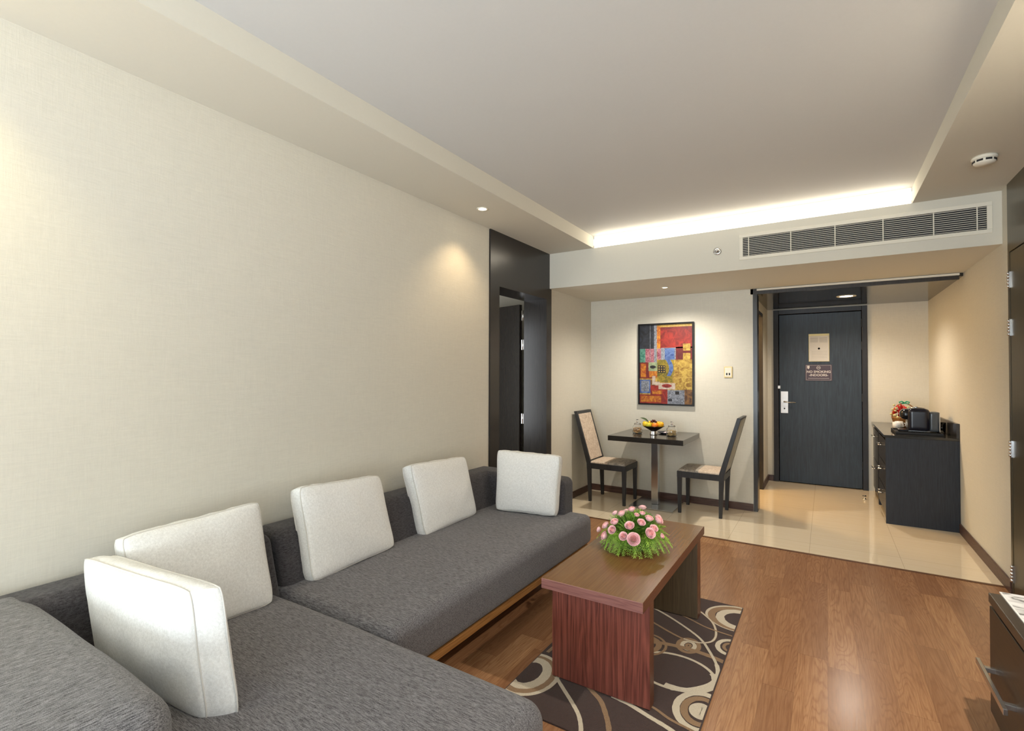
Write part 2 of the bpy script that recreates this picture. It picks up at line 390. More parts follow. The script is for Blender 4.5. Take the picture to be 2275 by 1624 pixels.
# ---- left dark door surround with opening and open door leaf (door_1)
d1 = sroot('door_1', 'dark espresso door surround at the end of the left wall', 'door')
su = MB()
y0, y1, oy0, oy1, oz = 3.515, 4.64, 3.655, 4.533, 2.185
su.box(XL-.11, XL+.012, y0, oy0, 0, ZC).box(XL-.11, XL+.012, oy1, y1, 0, ZC).box(XL-.11, XL+.012, oy0, oy1, oz, ZC)
su.build('surround', 'espresso', d1)
# deep reveal behind the surround
rv = MB().box(XL-.26, XL-.11, oy0-.02, oy0, 0, oz).box(XL-.26, XL-.11, oy1, oy1+.02, 0, oz).box(XL-.26, XL-.11, oy0-.02, oy1+.02, oz, oz+.03)
rv.build('reveal', 'espresso', d1)
lf = MB().box(-1.0, 0, -.02, .02, .01, oz-.035)
leaf = lf.build('door_leaf', 'espresso', d1, bevel=.003)
leaf.location = (XL-.30, oy1-.0, 0); leaf.rotation_euler = (0, 0, math.radians(-14))
for z0, z1 in ((.887, .991), (1.669, 1.774), (1.98, 2.086)):
    MB().box(XL-.288, XL-.262, oy1-.004, oy1+.0, z0, z1).lathe([(.006, z0), (.006, z1)], (XL-.272, oy1-.006, 0), 10).build('hinge', 'chrome', d1)
area('door_leaf_fill', (XL-1.1, 3.14, 1.35), .9, 1.5, (PI/2, 0, -.25), 16, (.92, .96, 1))  # added light in the unseen room, brightening the open door leaf
rm = MB().box(XL-1.6, XL-1.5, 3.0, 5.2, 0, 2.5).box(XL-1.6, XL-.11, 3.0, 3.1, 0, 2.5).box(XL-1.6, XL-.11, 5.1, 5.2, 0, 2.5).box(XL-1.6, XL-.11, 3.0, 5.2, 2.5, 2.55).box(XL-1.6, XL-.11, 3.0, 5.2, -.05, 0)
struct('wall_bedroom', rm, 'wall', 'unseen room beyond the open dark door on the left', 'wall')

# ---- right dark door panel (door_2)
d2 = sroot('door_2', 'tall dark olive door panel with chrome hinges at the right edge', 'door')
MB().box(XR-.004, XR+.06, 4.44, 4.475, 0, ZC).box(XR-.004, XR+.06, 3.10, 4.44, 2.215, ZC).build('door_frame', 'olive', d2)
MB().box(XR-.002, XR+.05, 3.10, 4.434, .012, 2.209).build('door_leaf', 'olive', d2, bevel=.003)
for z0, z1 in ((1.981, 2.085), (1.67, 1.777), (.888, .993), (.086, .195)):
    hb = MB().box(XR-.009, XR-.002, 4.425, 4.452, z0, z1)
    for k in range(5): hb.lathe([(.0075, z0+(z1-z0)*k/5+.001), (.0075, z0+(z1-z0)*(k+1)/5-.001)], (XR-.012, 4.437, 0), 12)
    hb.build('hinge', 'chrome', d2)
struct('wall_right_core', MB().box(XR+.061, XR+.1, 3.10, 4.475, 0, ZC), 'wall', 'wall behind the dark right hand door panel', 'wall')

# ---- entrance door (door_3)
d3 = sroot('door_3', 'dark blue grey entrance door with lever handle and frame', 'door')
MB().box(-.588, -.528, YD-.03, YD+.06, 0, 2.262).box(.378, .433, YD-.03, YD+.06, 0, 2.262).box(-.528, .378, YD-.03, YD+.06, 2.205, 2.262).build('door_frame', 'espresso_h', d3, bevel=.003)
MB().box(-.522, .374, YD-.012, YD+.04, .01, 2.198).build('door_leaf', 'doorwood', d3, bevel=.003)
MB().box(-.588, .433, YD+.07, YD+.09, 0, 2.262).build('stop_panel', 'blackmatt', d3)
pl = MB().box(-.505, -.42, YD-.020, YD-.0125, .905, 1.19).build('lock_plate', 'satin', d3, bevel=.002)
lh = MB().lathe([(.011, YD-.062), (.011, YD-.02)], (-.462, 0, 1.055), 14, axis='y').tube([(-.462, YD-.062, 1.055), (-.43, YD-.064, 1.052), (-.33, YD-.062, 1.048)], [.010, .009, .008])
lh.build('lever', 'chrome', pl)
MB().lathe([(.009, YD-.026), (.009, YD-.018)], (-.462, 0, .965), 12, axis='y').build('key_cylinder', 'blackmatt', pl)
MB().box(-.538, -.508, YD-.036, YD-.02, 1.225, 1.265).build('door_latch', 'satin', d3, bevel=.003)
for z in (.25, 1.08, 1.72, 2.0):
    MB().box(.37, .384, YD-.034, YD-.012, z, z+.1).build('hinge', 'blackmatt', d3)

# ------------------------------------------------------------------ lights in ceilings
LENS = emis('lamp_lens', (1, .86, .62), 14)
def downlight(loc, r, label, group, power, col=(1, .86, .68), size=1.9, rot=(0, 0, 0), blend=.8):
    t = thing('downlight', label, 'ceiling light', loc, 0, group)
    MB().lathe([(r*.66, -.001), (r*.70, -.004), (r, -.004), (r, 0), (r*.66, 0)], n=28, close=False).build('trim_ring', 'white', t)
    MB().lathe([(0, -.001), (r*.5, -.002), (r*.66, -.0015)], n=28, close=False).build('lens', LENS, t)
    spot('lamp', (0, 0, -.03), power, col, size, blend, .03, rot, t)
    return t
downlight((-2.193, 3.057, ZC), .045, 'small round downlight in the border above the far sofa end', 'recessed downlights', 15, col=(1, .74, .44))
downlight((-2.22, .10, ZC), .045, 'small round downlight in the border above the near sofa end', 'recessed downlights', 24, col=(1, .82, .36), size=1.9, rot=(0, .35, 0))
downlight((-1.389, 5.14, ZB), .036, 'small round downlight in the beam above the dining table', 'recessed downlights', 76, size=2.7, col=(1, .92, .80), blend=1.0)
downlight((.78, 2.15, ZC), .045, 'unseen small round downlight added in the border above the right hand chest', 'recessed downlights', 140, size=2.3, col=(1, .90, .78))  # lamp added out of view to brighten the wood floor
downlight((.195, 6.57, ZL), .092, 'large warm round downlight in the dark entry ceiling', None, 50, size=2.6, col=(1, .88, .74))
pt = bpy.data.lights.new('bathroom_lamp', 'POINT'); pt.energy = 50; pt.color = (1, .66, .30); pt.shadow_soft_size = .1
po = bpy.data.objects.new('bathroom_lamp', pt); C.objects.link(po); po.location = (-1.3, 6.4, 2.1)

# smoke detector
sd = thing('smoke_detector', 'round white smoke detector on the border above the right door', 'smoke detector', (.774, 3.83, ZC))
MB().lathe([(0, 0), (.056, 0), (.058, -.012), (.052, -.018)], n=36).build('base', 'white', sd)
MB().lathe([(.050, -.016), (.050, -.034), (.040, -.044), (0, -.047)], n=36).build('housing', 'white', sd)
vs = MB()
for k in range(8):
    a = k*PI/4+.2
    cx_, cy_ = .0485*math.cos(a), .0485*math.sin(a); tx, ty = -math.sin(a)*.014, math.cos(a)*.014; nx, ny = math.cos(a)*.003, math.sin(a)*.003
    vs.hexa([(cx_-tx-nx, cy_-ty-ny, -.033), (cx_+tx-nx, cy_+ty-ny, -.033), (cx_+tx+nx, cy_+ty+ny, -.033), (cx_-tx+nx, cy_-ty+ny, -.033),
             (cx_-tx-nx, cy_-ty-ny, -.022), (cx_+tx-nx, cy_+ty-ny, -.022), (cx_+tx+nx, cy_+ty+ny, -.022), (cx_-tx+nx, cy_-ty+ny, -.022)])
vs.build('vent_slots', 'blackmatt', sd)

# air grille
ag = thing('air_grille', 'long white linear air conditioning grille in the ceiling beam', 'air vent')
gx0, gx1, gz0, gz1 = -.588, .938, 2.412, 2.572
f_ = MB(); e_ = .028
f_.box(gx0-e_, gx1+e_, YB-.008, YB, gz1, gz1+e_).box(gx0-e_, gx1+e_, YB-.008, YB, gz0-e_, gz0).box(gx0-e_, gx0, YB-.008, YB, gz0, gz1).box(gx1, gx1+e_, YB-.008, YB, gz0, gz1)
f_.build('frame', 'white', ag, bevel=.002)
MB().box(gx0, gx1, YB-.0015, YB-.0005, gz0, gz1).build('backing', 'blackmatt', ag)
sl = MB(); ns = 11
for k in range(ns):
    z = gz0+(gz1-gz0)*(k+.5)/ns
    sl.box(gx0, gx1, YB-.0065, YB-.0045, z-.0017, z+.0017)
sl.build('slats', 'white', ag)
for x in (gx0+.045, gx0+.355, gx0+.655, gx0+.955, gx0+1.245, gx1-.05):
    MB().box(x-.003, x+.003, YB-.009, YB-.003, gz0, gz1).build('divider', 'white', ag)
# sprinkler on the beam
sp = thing('sprinkler', 'small round chrome sprinkler on the beam left of the grille', 'sprinkler', (-.79, YB, 2.485))
MB().lathe([(.036, 0), (.036, -.004), (.026, -.012), (.020, -.010)], n=28, axis='y').build('escutcheon', 'chrome', sp)
MB().lathe([(.008, -.008), (.008, -.03), (.013, -.031), (.013, -.034), (0, -.034)], n=16, axis='y').build('head', 'chrome', sp)

# light switch
sw = thing('wall_switch', 'small square switch plate on the wall right of the painting', 'switch', (-.877, YN, 1.437))
MB().box(-.041, .041, -.008, 0, -.058, .058).build('plate', plain('brass_edge', srgb(196, 170, 116), .35, .6), sw, bevel=.002)
MB().box(-.032, .032, -.011, -.008, -.048, .048).build('rocker', 'white', sw, bevel=.001)
MB().box(-.02, -.007, -.012, -.011, -.032, -.008).box(.006, .019, -.012, -.011, -.032, -.008).build('socket_holes', 'blackmatt', sw)

# ------------------------------------------------------------------ painting
pnt = thing('painting', 'tall abstract painting of coloured blocks in a thin black frame', 'painting', (-1.535, YN, 1.527))
hw, hh = .312, .466
MB().box(-hw, hw, -.028, 0, hh-.018, hh).box(-hw, hw, -.028, 0, -hh, -hh+.018).box(-hw, -hw+.018, -.028, 0, -hh+.018, hh-.018).box(hw-.018, hw, -.028, 0, -hh+.018, hh-.018).build('frame', 'black', pnt, bevel=.001)
def paint_mat(name, a, b, sc=25):
    t = NT(name); f = t.noise(t.coord((1, 1, 1)), sc, 5, .65, 1.2)
    if name.startswith('art_'): a, b = tuple(x*.5 for x in a), tuple(x*.6 for x in b)
    t.set('Base Color', t.mix(t.ramp(f, [(.38, 0.), (.62, 1.)]), a, b)); t.set('Roughness', .5); t.bump(f, .1, .002); return t.m
P = [paint_mat('art_%s' % n, srgb(*a), srgb(*b), s) for n, a, b, s in (
    ('navy', (26, 28, 32), (56, 60, 74), 14), ('red', (140, 26, 18), (190, 50, 34), 12), ('yellow', (220, 170, 60), (240, 205, 110), 30),
    ('orange', (190, 70, 20), (240, 160, 40), 20), ('green', (10, 120, 100), (120, 180, 160), 25), ('pink', (160, 60, 90), (214, 150, 160), 40),
    ('blue', (66, 96, 170), (120, 150, 210), 14), ('olive', (120, 112, 30), (190, 160, 40), 20), ('gold', (170, 120, 30), (232, 196, 90), 18),
    ('ivory', (216, 190, 170), (240, 222, 206), 30), ('grey', (110, 116, 130), (180, 186, 200), 50), ('brown', (96, 56, 24), (160, 112, 56), 18),
    ('dark', (20, 20, 20), (40, 34, 30), 30), ('sage', (150, 170, 130), (190, 204, 160), 20), ('maroon', (110, 26, 30), (150, 40, 30), 14))]
cv_ = MB()
# coordinates in the picture's own measure: x 0..82, y 0..126 from the top left
def art(x0, y0, x1, y1, mi, lift):
    sx_, sz_ = (2*hw-.036)/82, (2*hh-.036)/126
    X0, X1 = -hw+.018+x0*sx_, -hw+.018+x1*sx_; Z0, Z1 = hh-.018-y1*sz_, hh-.018-y0*sz_
    y = -.012-lift*.0003
    cv_.add([(X0, y, Z0), (X1, y, Z0), (X1, y, Z1), (X0, y, Z1)], [(0, 1, 2, 3)], mi)
def lens(cx_, cy_, rx, ry, mi, lift, n=16):
    sx_, sz_ = (2*hw-.036)/82, (2*hh-.036)/126; y = -.012-lift*.0003; pts = []
    for k in range(n):
        a = 2*PI*k/n; xx = math.cos(a); zz = math.sin(a)*abs(math.sin(a))**.3
        pts.append((-hw+.018+(cx_+rx*xx)*sx_, y, hh-.018-(cy_+ry*zz)*sz_))
    cv_.add(pts, [tuple(range(n))], mi)
art(0, 0, 82, 126, 8, 0)
art(0, 0, 17, 38, 0, 1); art(17, 0, 23, 38, 0, 1.2); art(16.5, 0, 17.2, 60, 10, 2); art(23, 0, 27.5, 60, 10, 1.9); art(27.5, 2, 33, 37, 3, 2)
art(33, 0, 82, 4, 2, 1); art(33, 4, 82, 38, 1, 1); art(33, 4, 82, 8, 14, 1.2); art(57, 36, 82, 56, 14, 1); art(68, 31, 79, 42, 8, 2); art(68, 46, 79, 56, 8, 2); art(0, 38, 9, 60, 4, 2)
art(9, 38, 27, 60, 5, 1.5); art(28, 38, 36, 56, 5, 1.3); art(34, 37, 57, 56, 10, 1.6); art(40, 38, 55, 56, 6, 2)
art(0, 60, 28, 86, 14, 1); art(1.5, 62, 10, 84, 3, 1.5); art(14, 60, 28, 74, 13, 2); lens(21, 67.5, 5, 2.6, 12, 3)
art(15, 74, 28, 84, 3, 1.4); art(28, 56, 54, 80, 7, 1.2); art(29, 65, 41, 77, 12, 2)
for i in range(3):
    for j in range(3): lens(31.2+i*3.8, 67.2+j*3.8, 1.1, 1.1, 2, 3, 8)
art(28, 78, 52, 92, 7, 1.3); art(20, 82, 25, 96, 9, 2); art(24, 84, 28, 92, 8, 1.6)
art(0, 88, 17, 110, 6, 1.5); art(2, 90, 15, 107, 10, 1.8); art(17, 88, 24, 97, 11, 1.2); art(25, 91, 32, 97, 9, 1.8); art(30, 93, 56, 103, 9, 2); lens(43, 97.5, 8, 3, 1, 3)
art(17, 97, 44, 112, 1, 1); art(20, 105, 36, 111, 3, 1.5); art(0, 112, 44, 126, 1, 1.1); art(1, 114, 34, 124, 3, 1.5)
art(44, 104, 70, 126, 10, 2); art(70, 103, 82, 126, 11, 1); art(46, 106, 68, 124, 10, 2.4); art(56, 106, 62, 111, 12, 3); art(45, 118, 51, 122, 0, 3)
art(54, 84, 82, 85, 2, 1.5); art(56, 90, 82, 103, 8, .5)
# the curved blue stroke
st = []
sx_, sz_ = (2*hw-.036)/82, (2*hh-.036)/126
for k in range(13):
    u = k/12; cx2 = 45 + 5*math.sin(u*PI*.95); cy2 = 56+26*u; wd = 3.6-.8*u
    st += [(-hw+.018+(cx2-wd)*sx_, -.0128, hh-.018-cy2*sz_), (-hw+.018+(cx2+wd)*sx_, -.0128, hh-.018-cy2*sz_)]
cv_.add(st, [(2*k, 2*k+1, 2*k+3, 2*k+2) for k in range(12)], 6)
cv_.build('canvas', P, pnt)

# ------------------------------------------------------------------ text
def text(body, size, loc, parent, mat, name='lettering', align='CENTER', rot=(PI/2, 0, 0), off=.0):
    cu = bpy.data.curves.new(name, 'FONT'); cu.body = body; cu.size = size; cu.align_x = align; cu.extrude = .0004; cu.offset = off
    tmp = bpy.data.objects.new('tmp', cu); C.objects.link(tmp)
    dg = bpy.context.evaluated_depsgraph_get(); me = bpy.data.meshes.new_from_object(tmp.evaluated_get(dg))
    bpy.data.objects.remove(tmp); bpy.data.curves.remove(cu)
    me.materials.clear(); me.materials.append(M[mat])
    o = bpy.data.objects.new(name, me); C.objects.link(o); o.parent = parent; o.location = loc; o.rotation_euler = rot
    return o
sg = thing('no_smoking_sign', 'small brown sign reading NO SMOKING INDOORS on the entrance door', 'sign', (-.078, YD-.0125, 1.437))
MB().box(-.147, .147, -.005, 0, -.104, .104).build('panel', plain('sign_brown', srgb(62, 42, 50), .4), sg, bevel=.001)
M['signink'] = plain('sign_ink', srgb(206, 196, 188), .5)
MB().box(-.136, .136, -.0058, -.005, .093, .095).box(-.136, .136, -.0058, -.005, -.095, -.093).box(-.136, -.134, -.0058, -.005, -.093, .093).box(.134, .136, -.0058, -.005, -.093, .093).build('border', 'signink', sg)
text('NO SMOKING', .041, (0, -.0055, -.002), sg, 'signink', off=.0009)
text('-INDOORS-', .041, (0, -.0055, -.045), sg, 'signink', off=.0009)
MB().box(-.115, .115, -.0058, -.005, -.074, -.070).build('small_print', 'signink', sg)
em = MB()
for k in range(24):
    a0, a1 = 2*PI*k/24, 2*PI*(k+1)/24
    for r0, r1 in ((.018, .022),):
        em.add([(r0*math.cos(a0), -.006, .063+r0*math.sin(a0)), (r1*math.cos(a0), -.006, .063+r1*math.sin(a0)), (r1*math.cos(a1), -.006, .063+r1*math.sin(a1)), (r0*math.cos(a1), -.006, .063+r0*math.sin(a1))], [(0, 1, 2, 3)])
em.build('emblem_ring', 'signink', sg)
MB().box(-.013, .013, -.006, -.005, .060, .066).build('emblem_bar', 'signink', sg)
MB().add([(-.125, -.006, .088), (-.098, -.006, .088), (-.098, -.006, .062), (-.1115, -.006, .044), (-.125, -.006, .062)], [(0, 1, 2, 3, 4)]).build('crest', 'signink', sg)
nt = thing('framed_notice', 'white printed notice in a clear holder above the door sign', 'notice', (-.072, YD-.0125, 1.757))
MB().box(-.113, .113, -.004, 0, -.178, .178).build('holder', plain('holder_brass', srgb(150, 130, 84), .3, .5), nt, bevel=.001)
MB().box(-.106, .106, -.0052, -.004, -.172, .150).build('paper', plain('notice_paper', srgb(206, 200, 190), .6), nt)
ln = MB()
for k in range(6):
    ln.box(-.095, -.01, -.0056, -.0052, .125-k*.011, .128-k*.011).box(.005, .09, -.0056, -.0052, .125-k*.011, .128-k*.011)
for k in range(5): ln.box(-.08, .09, -.0056, -.0052, -.05-k*.02, -.0485-k*.02)
MB().lathe([(0, -.0058), (.012, -.0058)], (0, 0, -.012), 16, axis='y').build('printed_seal', 'blackmatt', nt)
ln.build('printed_text', plain('print_grey', srgb(130, 126, 120), .7), nt)

# ------------------------------------------------------------------ soft shapes
def soft_box(x0, x1, y0, y1, z0, z1, r, n=28, dome=0, wob=.003, seed=0, shear=None):
    """rounded upholstery block; dome lifts the middle of the top"""
    hx, hy, hz = (x1-x0)/2, (y1-y0)/2, (z1-z0)/2; c = Vector(((x0+x1)/2, (y0+y1)/2, (z0+z1)/2))
    r = min(r, hx, hy, hz)
    def ticks(h):
        inner = [(-(h-r)) + 2*(h-r)*i/n for i in range(n+1)]
        edge = [h - r + r*math.tan(PI/4*k/4) for k in range(1, 5)]
        return [-e for e in reversed(edge)] + inner + edge
    tx, ty, tz = ticks(hx), ticks(hy), ticks(hz)
    mb = MB()
    def put(p):
        q = Vector((max(-(hx-r), min(hx-r, p.x)), max(-(hy-r), min(hy-r, p.y)), max(-(hz-r), min(hz-r, p.z))))
        d = p-q
        if d.length > 1e-9: p = q + d.normalized()*r
        w_ = mnoise.noise(Vector((p.x*3+seed, p.y*3, p.z*3)))*wob
        if dome and p.z > 0:
            p = p + Vector((0, 0, dome*max(0, 1-(p.x/hx)**2)**.5*max(0, 1-(p.y/hy)**2)**.5))
        p = p*(1+0) + Vector((w_, w_, w_*.8)) + c
        if shear: p = shear(p)
        return p
    for a, b, ca, cb, fn in ((0, 1, tx, ty, lambda u, v, s: Vector((u, v, s*hz))), (0, 2, tx, tz, lambda u, v, s: Vector((u, s*hy, v))), (1, 2, ty, tz, lambda u, v, s: Vector((s*hx, u, v)))):
        for s_ in (-1, 1):
            vs = [put(fn(u, v, s_)) for v in cb for u in ca]; k = len(ca)
            mb.add(vs, [(j*k+i, j*k+i+1, (j+1)*k+i+1, (j+1)*k+i) for j in range(len(cb)-1) for i in range(k-1)], 0, True)
    return mb
def soft(name, mb, mat, parent, **kw):
    o = mb.build(name, mat, parent, smooth=True, **kw)
    bm = bmesh.new(); bm.from_mesh(o.data); bmesh.ops.remove_doubles(bm, verts=bm.verts, dist=.0004)
    bmesh.ops.recalc_face_normals(bm, faces=bm.faces); bm.to_mesh(o.data); bm.free()
    for p in o.data.polygons: p.use_smooth = True
    return o

# ------------------------------------------------------------------ sofa
XF = -1.43
so_ = thing('sectional_sofa', 'large charcoal grey L-shaped sectional sofa along the left wall', 'sofa')
SZ = .395
soft('long_seat', soft_box(-2.40, XF, 1.405, 3.365, .20, SZ+.01, .045, dome=.016, seed=3), 'sofa', so_)
soft('chaise_seat', soft_box(-2.40, -.735, .50, 1.40, .17, SZ+.008, .065, dome=.020, seed=9), 'sofa', so_)
def lean(p):
    # backrest: thin at the top, front slopes into the seat
    t = max(0, min(1, (p.z-.38)/(.655-.38)))
    if p.x > -2.36: p = Vector((p.x + (1-t)*.09, p.y, p.z))
    return p
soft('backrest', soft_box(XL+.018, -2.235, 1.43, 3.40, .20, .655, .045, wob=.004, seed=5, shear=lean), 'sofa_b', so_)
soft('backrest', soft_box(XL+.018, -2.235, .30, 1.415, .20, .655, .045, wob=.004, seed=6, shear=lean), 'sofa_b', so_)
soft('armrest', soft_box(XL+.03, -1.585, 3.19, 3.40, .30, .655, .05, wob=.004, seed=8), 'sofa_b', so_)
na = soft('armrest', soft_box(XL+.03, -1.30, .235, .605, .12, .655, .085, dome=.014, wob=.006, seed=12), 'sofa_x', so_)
# seam piping at the armrest's end
sm_ = []
for k in range(17):
    t = k/16; a = PI*t
    yy = .4175 - .172*math.copysign(min(1, abs(math.cos(a))*1.25), math.cos(a)); zz = .50 + .158*min(1, math.sin(a)*1.5)
    sm_.append((-1.335, yy, zz))

MB().box(-2.38, XF-.012, 1.42, 3.33, .165, .20).build('base_rail', 'railwood', so_, bevel=.003)
MB().box(-2.38, -.80, .30, 1.36, .13, .17).build('base_rail', 'railwood', so_, bevel=.003)
for (x, y) in ((-1.55, 3.22), (-2.3, 3.22), (-2.3, 1.6), (-2.3, .4), (-.9, .55), (-.9, 1.25)):
    MB().lathe([(.022, 0), (.028, .17)], (x, y, 0), 16).build('leg', 'blackmatt', so_)

# ------------------------------------------------------------------ scatter cushions
def cushion(corners, thick, label, seed, group='off-white cushions on the grey sofa', tv=None):
    """corners: bl, br, tr, tl of the front face seam (3D); thickness goes behind it"""
    bl, br, tr, tl = [Vector(p) for p in corners]
    nrm = (br-bl).cross(tl-bl).normalized()
    ctr = (bl+br+tr+tl)/4
    back = Vector(tv) if tv else -nrm*thick
    t = thing('cushion', label, 'cushion', tuple(ctr), 0, group)
    N = 26
    def pt(s, q):   # s,q in 0..1 on the face, edges drawn in a little between the corners
        p = bl*(1-s)*(1-q) + br*s*(1-q) + tr*s*q + tl*(1-s)*q
        es, eq = 2*s-1, 2*q-1
        k = .022
        p = p - (br-bl)*es*k*(1-eq*eq) - (tl-bl)*eq*k*(1-es*es)
        # rounded corners
        c4 = (abs(es)**6)*(abs(eq)**6)
        p = p - ((br-bl)*es + (tl-bl)*eq)*.032*c4
        return p
    mb = MB()
    def nz(p, a): return mnoise.noise(p*a+Vector((seed*3.1, 0, 0)))
    faces = []
    for side in (0, 1):
        vs = []
        for j in range(N+1):
            for i in range(N+1):
                s, q = .5-.5*math.cos(PI*i/N), .5-.5*math.cos(PI*j/N)
                es, eq = 2*s-1, 2*q-1
                puff = .047*(max(0, (1-es*es))*max(0, (1-eq*eq)))**.45
                edge = max(abs(es), abs(eq))
                p = pt(s, q)
                wr = nz(p, 9)*.006*(1-edge**8) + nz(p, 26)*.0025*(edge**3)*(1-edge**12)
                off = (puff + wr) if side == 0 else -(puff + wr)
                vs.append(p + nrm*off + back*side - ctr)
        W = N+1
        mb.add(vs, [(j*W+i, j*W+i+1, (j+1)*W+i+1, (j+1)*W+i) for j in range(N) for i in range(N)], 0, True)
    # gusset with a slight swell and gathers
    loop = [(i/N, 0) for i in range(N)] + [(1, j/N) for j in range(N)] + [(1-i/N, 1) for i in range(N)] + [(0, 1-j/N) for j in range(N)]
    loop = [(.5-.5*math.cos(PI*a), .5-.5*math.cos(PI*b)) for a, b in loop]
    K = 6; vs = []
    for k in range(K+1):
        u = k/K
        for (a, b) in loop:
            p = pt(a, b); out = (p-ctr).normalized()
            sw_ = .010*math.sin(PI*u) + nz(p*1.0+nrm*u*.05, 34)*.006*math.sin(PI*u)
            vs.append(p + out*sw_ + back*u - ctr)
    L = len(loop)
    mb.add(vs, [(k*L+i, k*L+(i+1) % L, (k+1)*L+(i+1) % L, (k+1)*L+i) for k in range(K) for i in range(L)], 0, True)
    soft('cushion_cover', mb, 'pillow', t)
    for u in (0, 1):
        MB().tube([pt(a, b) + (pt(a, b)-ctr).normalized()*.0015 + back*u - ctr for a, b in loop], .0026, 6, closed=True).build('piping', 'piping', t)
    return t
CUSH = []
SX = -2.13
cushion([(-2.09, 1.525, .405), (-2.10, 2.085, .42), (-2.225, 2.08, .825), (-2.225, 1.535, .855)], .075, 'off-white cushion leaning on the backrest, first from the corner on the long seat', 2)
cushion([(-2.09, 2.32, .41), (-2.10, 2.88, .42), (-2.225, 2.90, .82), (-2.225, 2.32, .845)], .075, 'off-white cushion leaning on the middle of the long backrest', 3)
cushion([(-2.05, 3.03, .42), (-1.595, 3.11, .42), (-1.575, 3.145, .845), (-2.09, 3.11, .85)], .07, 'off-white cushion standing upright against the far armrest', 4)
cushion([(-2.07, .84, .41), (-2.05, 1.31, .410), (-2.20, 1.325, .835), (-2.20, .785, .815)], .08, 'off-white cushion in the sofa corner behind the nearest cushion', 5)
cushion([(-2.10, .700, .425), (-1.505, .765, .400), (-1.570, .742, .785), (-2.275, .705, .758)], .085, 'large off-white cushion nearest the viewer, beside the near armrest', 6, tv=(.055, .060, .004))

# ------------------------------------------------------------------ coffee table
ct = thing('coffee_table', 'rectangular mahogany coffee table with slab legs on the patterned rug', 'table')
def quadbox(x0, x1, y0, y1, z0, z1, mats6, name, parent, bev=.002):
    mb = MB(); v = [(x, y, z) for z in (z0, z1) for y in (y0, y1) for x in (x0, x1)]
    for f, mi in zip([(0, 2, 3, 1), (4, 5, 7, 6), (0, 1, 5, 4), (2, 6, 7, 3), (0, 4, 6, 2), (1, 3, 7, 5)], mats6[1]): mb.add(v, [f], mi)
    o = mb.build(name, mats6[0], parent); 
    bm = bmesh.new(); bm.from_mesh(o.data); bmesh.ops.remove_doubles(bm, verts=bm.verts, dist=1e-5); bmesh.ops.recalc_face_normals(bm, faces=bm.faces); bm.to_mesh(o.data); bm.free()
    b = o.modifiers.new('bevel', 'BEVEL'); b.width = bev; b.segments = 2
    return o
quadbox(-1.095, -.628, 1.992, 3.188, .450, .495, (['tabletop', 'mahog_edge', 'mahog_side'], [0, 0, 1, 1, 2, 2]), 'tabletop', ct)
quadbox(-1.09, -.630, 2.09, 2.148, .011, .450, (['mahog', 'innerleg', 'mahog_side'], [0, 0, 0, 1, 2, 2]), 'leg', ct)
quadbox(-1.09, -.630, 3.005, 3.085, .011, .450, (['mahog', 'innerleg', 'mahog_side'], [0, 0, 1, 0, 2, 2]), 'leg', ct)

# ------------------------------------------------------------------ rug
RX0, RX1, RY0, RY1 = -1.225, -.43, 1.81, 3.31
rg = MB(); rg.box(RX0, RX1, RY0, RY1, 0, .007, 0)
M['rug0'] = make_rug_pile('rug_pile_dark', srgb(44, 28, 24), srgb(78, 54, 46))
M['rug1'] = make_rug_pile('rug_pile_cream', srgb(190, 176, 150), srgb(226, 216, 196))
M['rug2'] = make_rug_pile('rug_pile_tan', srgb(128, 98, 68), srgb(164, 134, 100))
def cl_(x, y): return (max(RX0+.004, min(RX1-.004, x)), max(RY0+.004, min(RY1-.004, y)))
LIFT = [0]
def ribbon(pts, wd, mi, closed=False, taper=False):
    LIFT[0] += 1; z = .0072+.00006*LIFT[0]
    m = len(pts); vs = []
    for j in range(m):
        a = pts[(j-1) % m] if closed or j > 0 else pts[j]; b = pts[(j+1) % m] if closed or j < m-1 else pts[j]
        dx, dy = b[0]-a[0], b[1]-a[1]; L_ = math.hypot(dx, dy) or 1
        w_ = (wd[j] if isinstance(wd, list) else wd)/2
        jit = 1+.12*mnoise.noise(Vector((pts[j][0]*60, pts[j][1]*60, mi)))
        nx, ny = -dy/L_*w_*jit, dx/L_*w_*jit
        for s_ in (1, -1):
            x, y = cl_(pts[j][0]+s_*nx, pts[j][1]+s_*ny); vs.append((x, y, z))
    n_ = m if closed else m-1
    fs = []
    for j in range(n_):
        q = (2*j, 2*j+1, 2*((j+1) % m)+1, 2*((j+1) % m))
        P4 = [vs[i] for i in q]
        ar = abs(sum(P4[i][0]*P4[(i+1) % 4][1]-P4[(i+1) % 4][0]*P4[i][1] for i in range(4)))/2
        if ar > 1e-7: fs.append(q)
    rg.add(vs, fs, mi)
def ring(cx_, cy_, rx, ry, wd, mi, a0=0, a1=360, rot=0):
    n = 90; full = (a1-a0 >= 360); pts = []
    for k in range(n if full else n+1):
        a = math.radians(a0+(a1-a0)*k/n); x, y = rx*math.cos(a), ry*math.sin(a)
        pts.append((cx_+x*math.cos(rot)-y*math.sin(rot), cy_+x*math.sin(rot)+y*math.cos(rot)))
    ribbon(pts, wd, mi, full)
def spline(P_, wd, mi, n=12):
    out = []
    P2 = [P_[0]]+list(P_)+[P_[-1]]
    for i in range(1, len(P2)-2):
        for k in range(n):
            t = k/n; a, b, c, d = P2[i-1], P2[i], P2[i+1], P2[i+2]
            out.append(tuple(.5*((2*b[q])+(-a[q]+c[q])*t+(2*a[q]-5*b[q]+4*c[q]-d[q])*t*t+(-a[q]+3*b[q]-3*c[q]+d[q])*t**3) for q in (0, 1)))
    out.append(P_[-1]); ribbon(out, wd, mi)
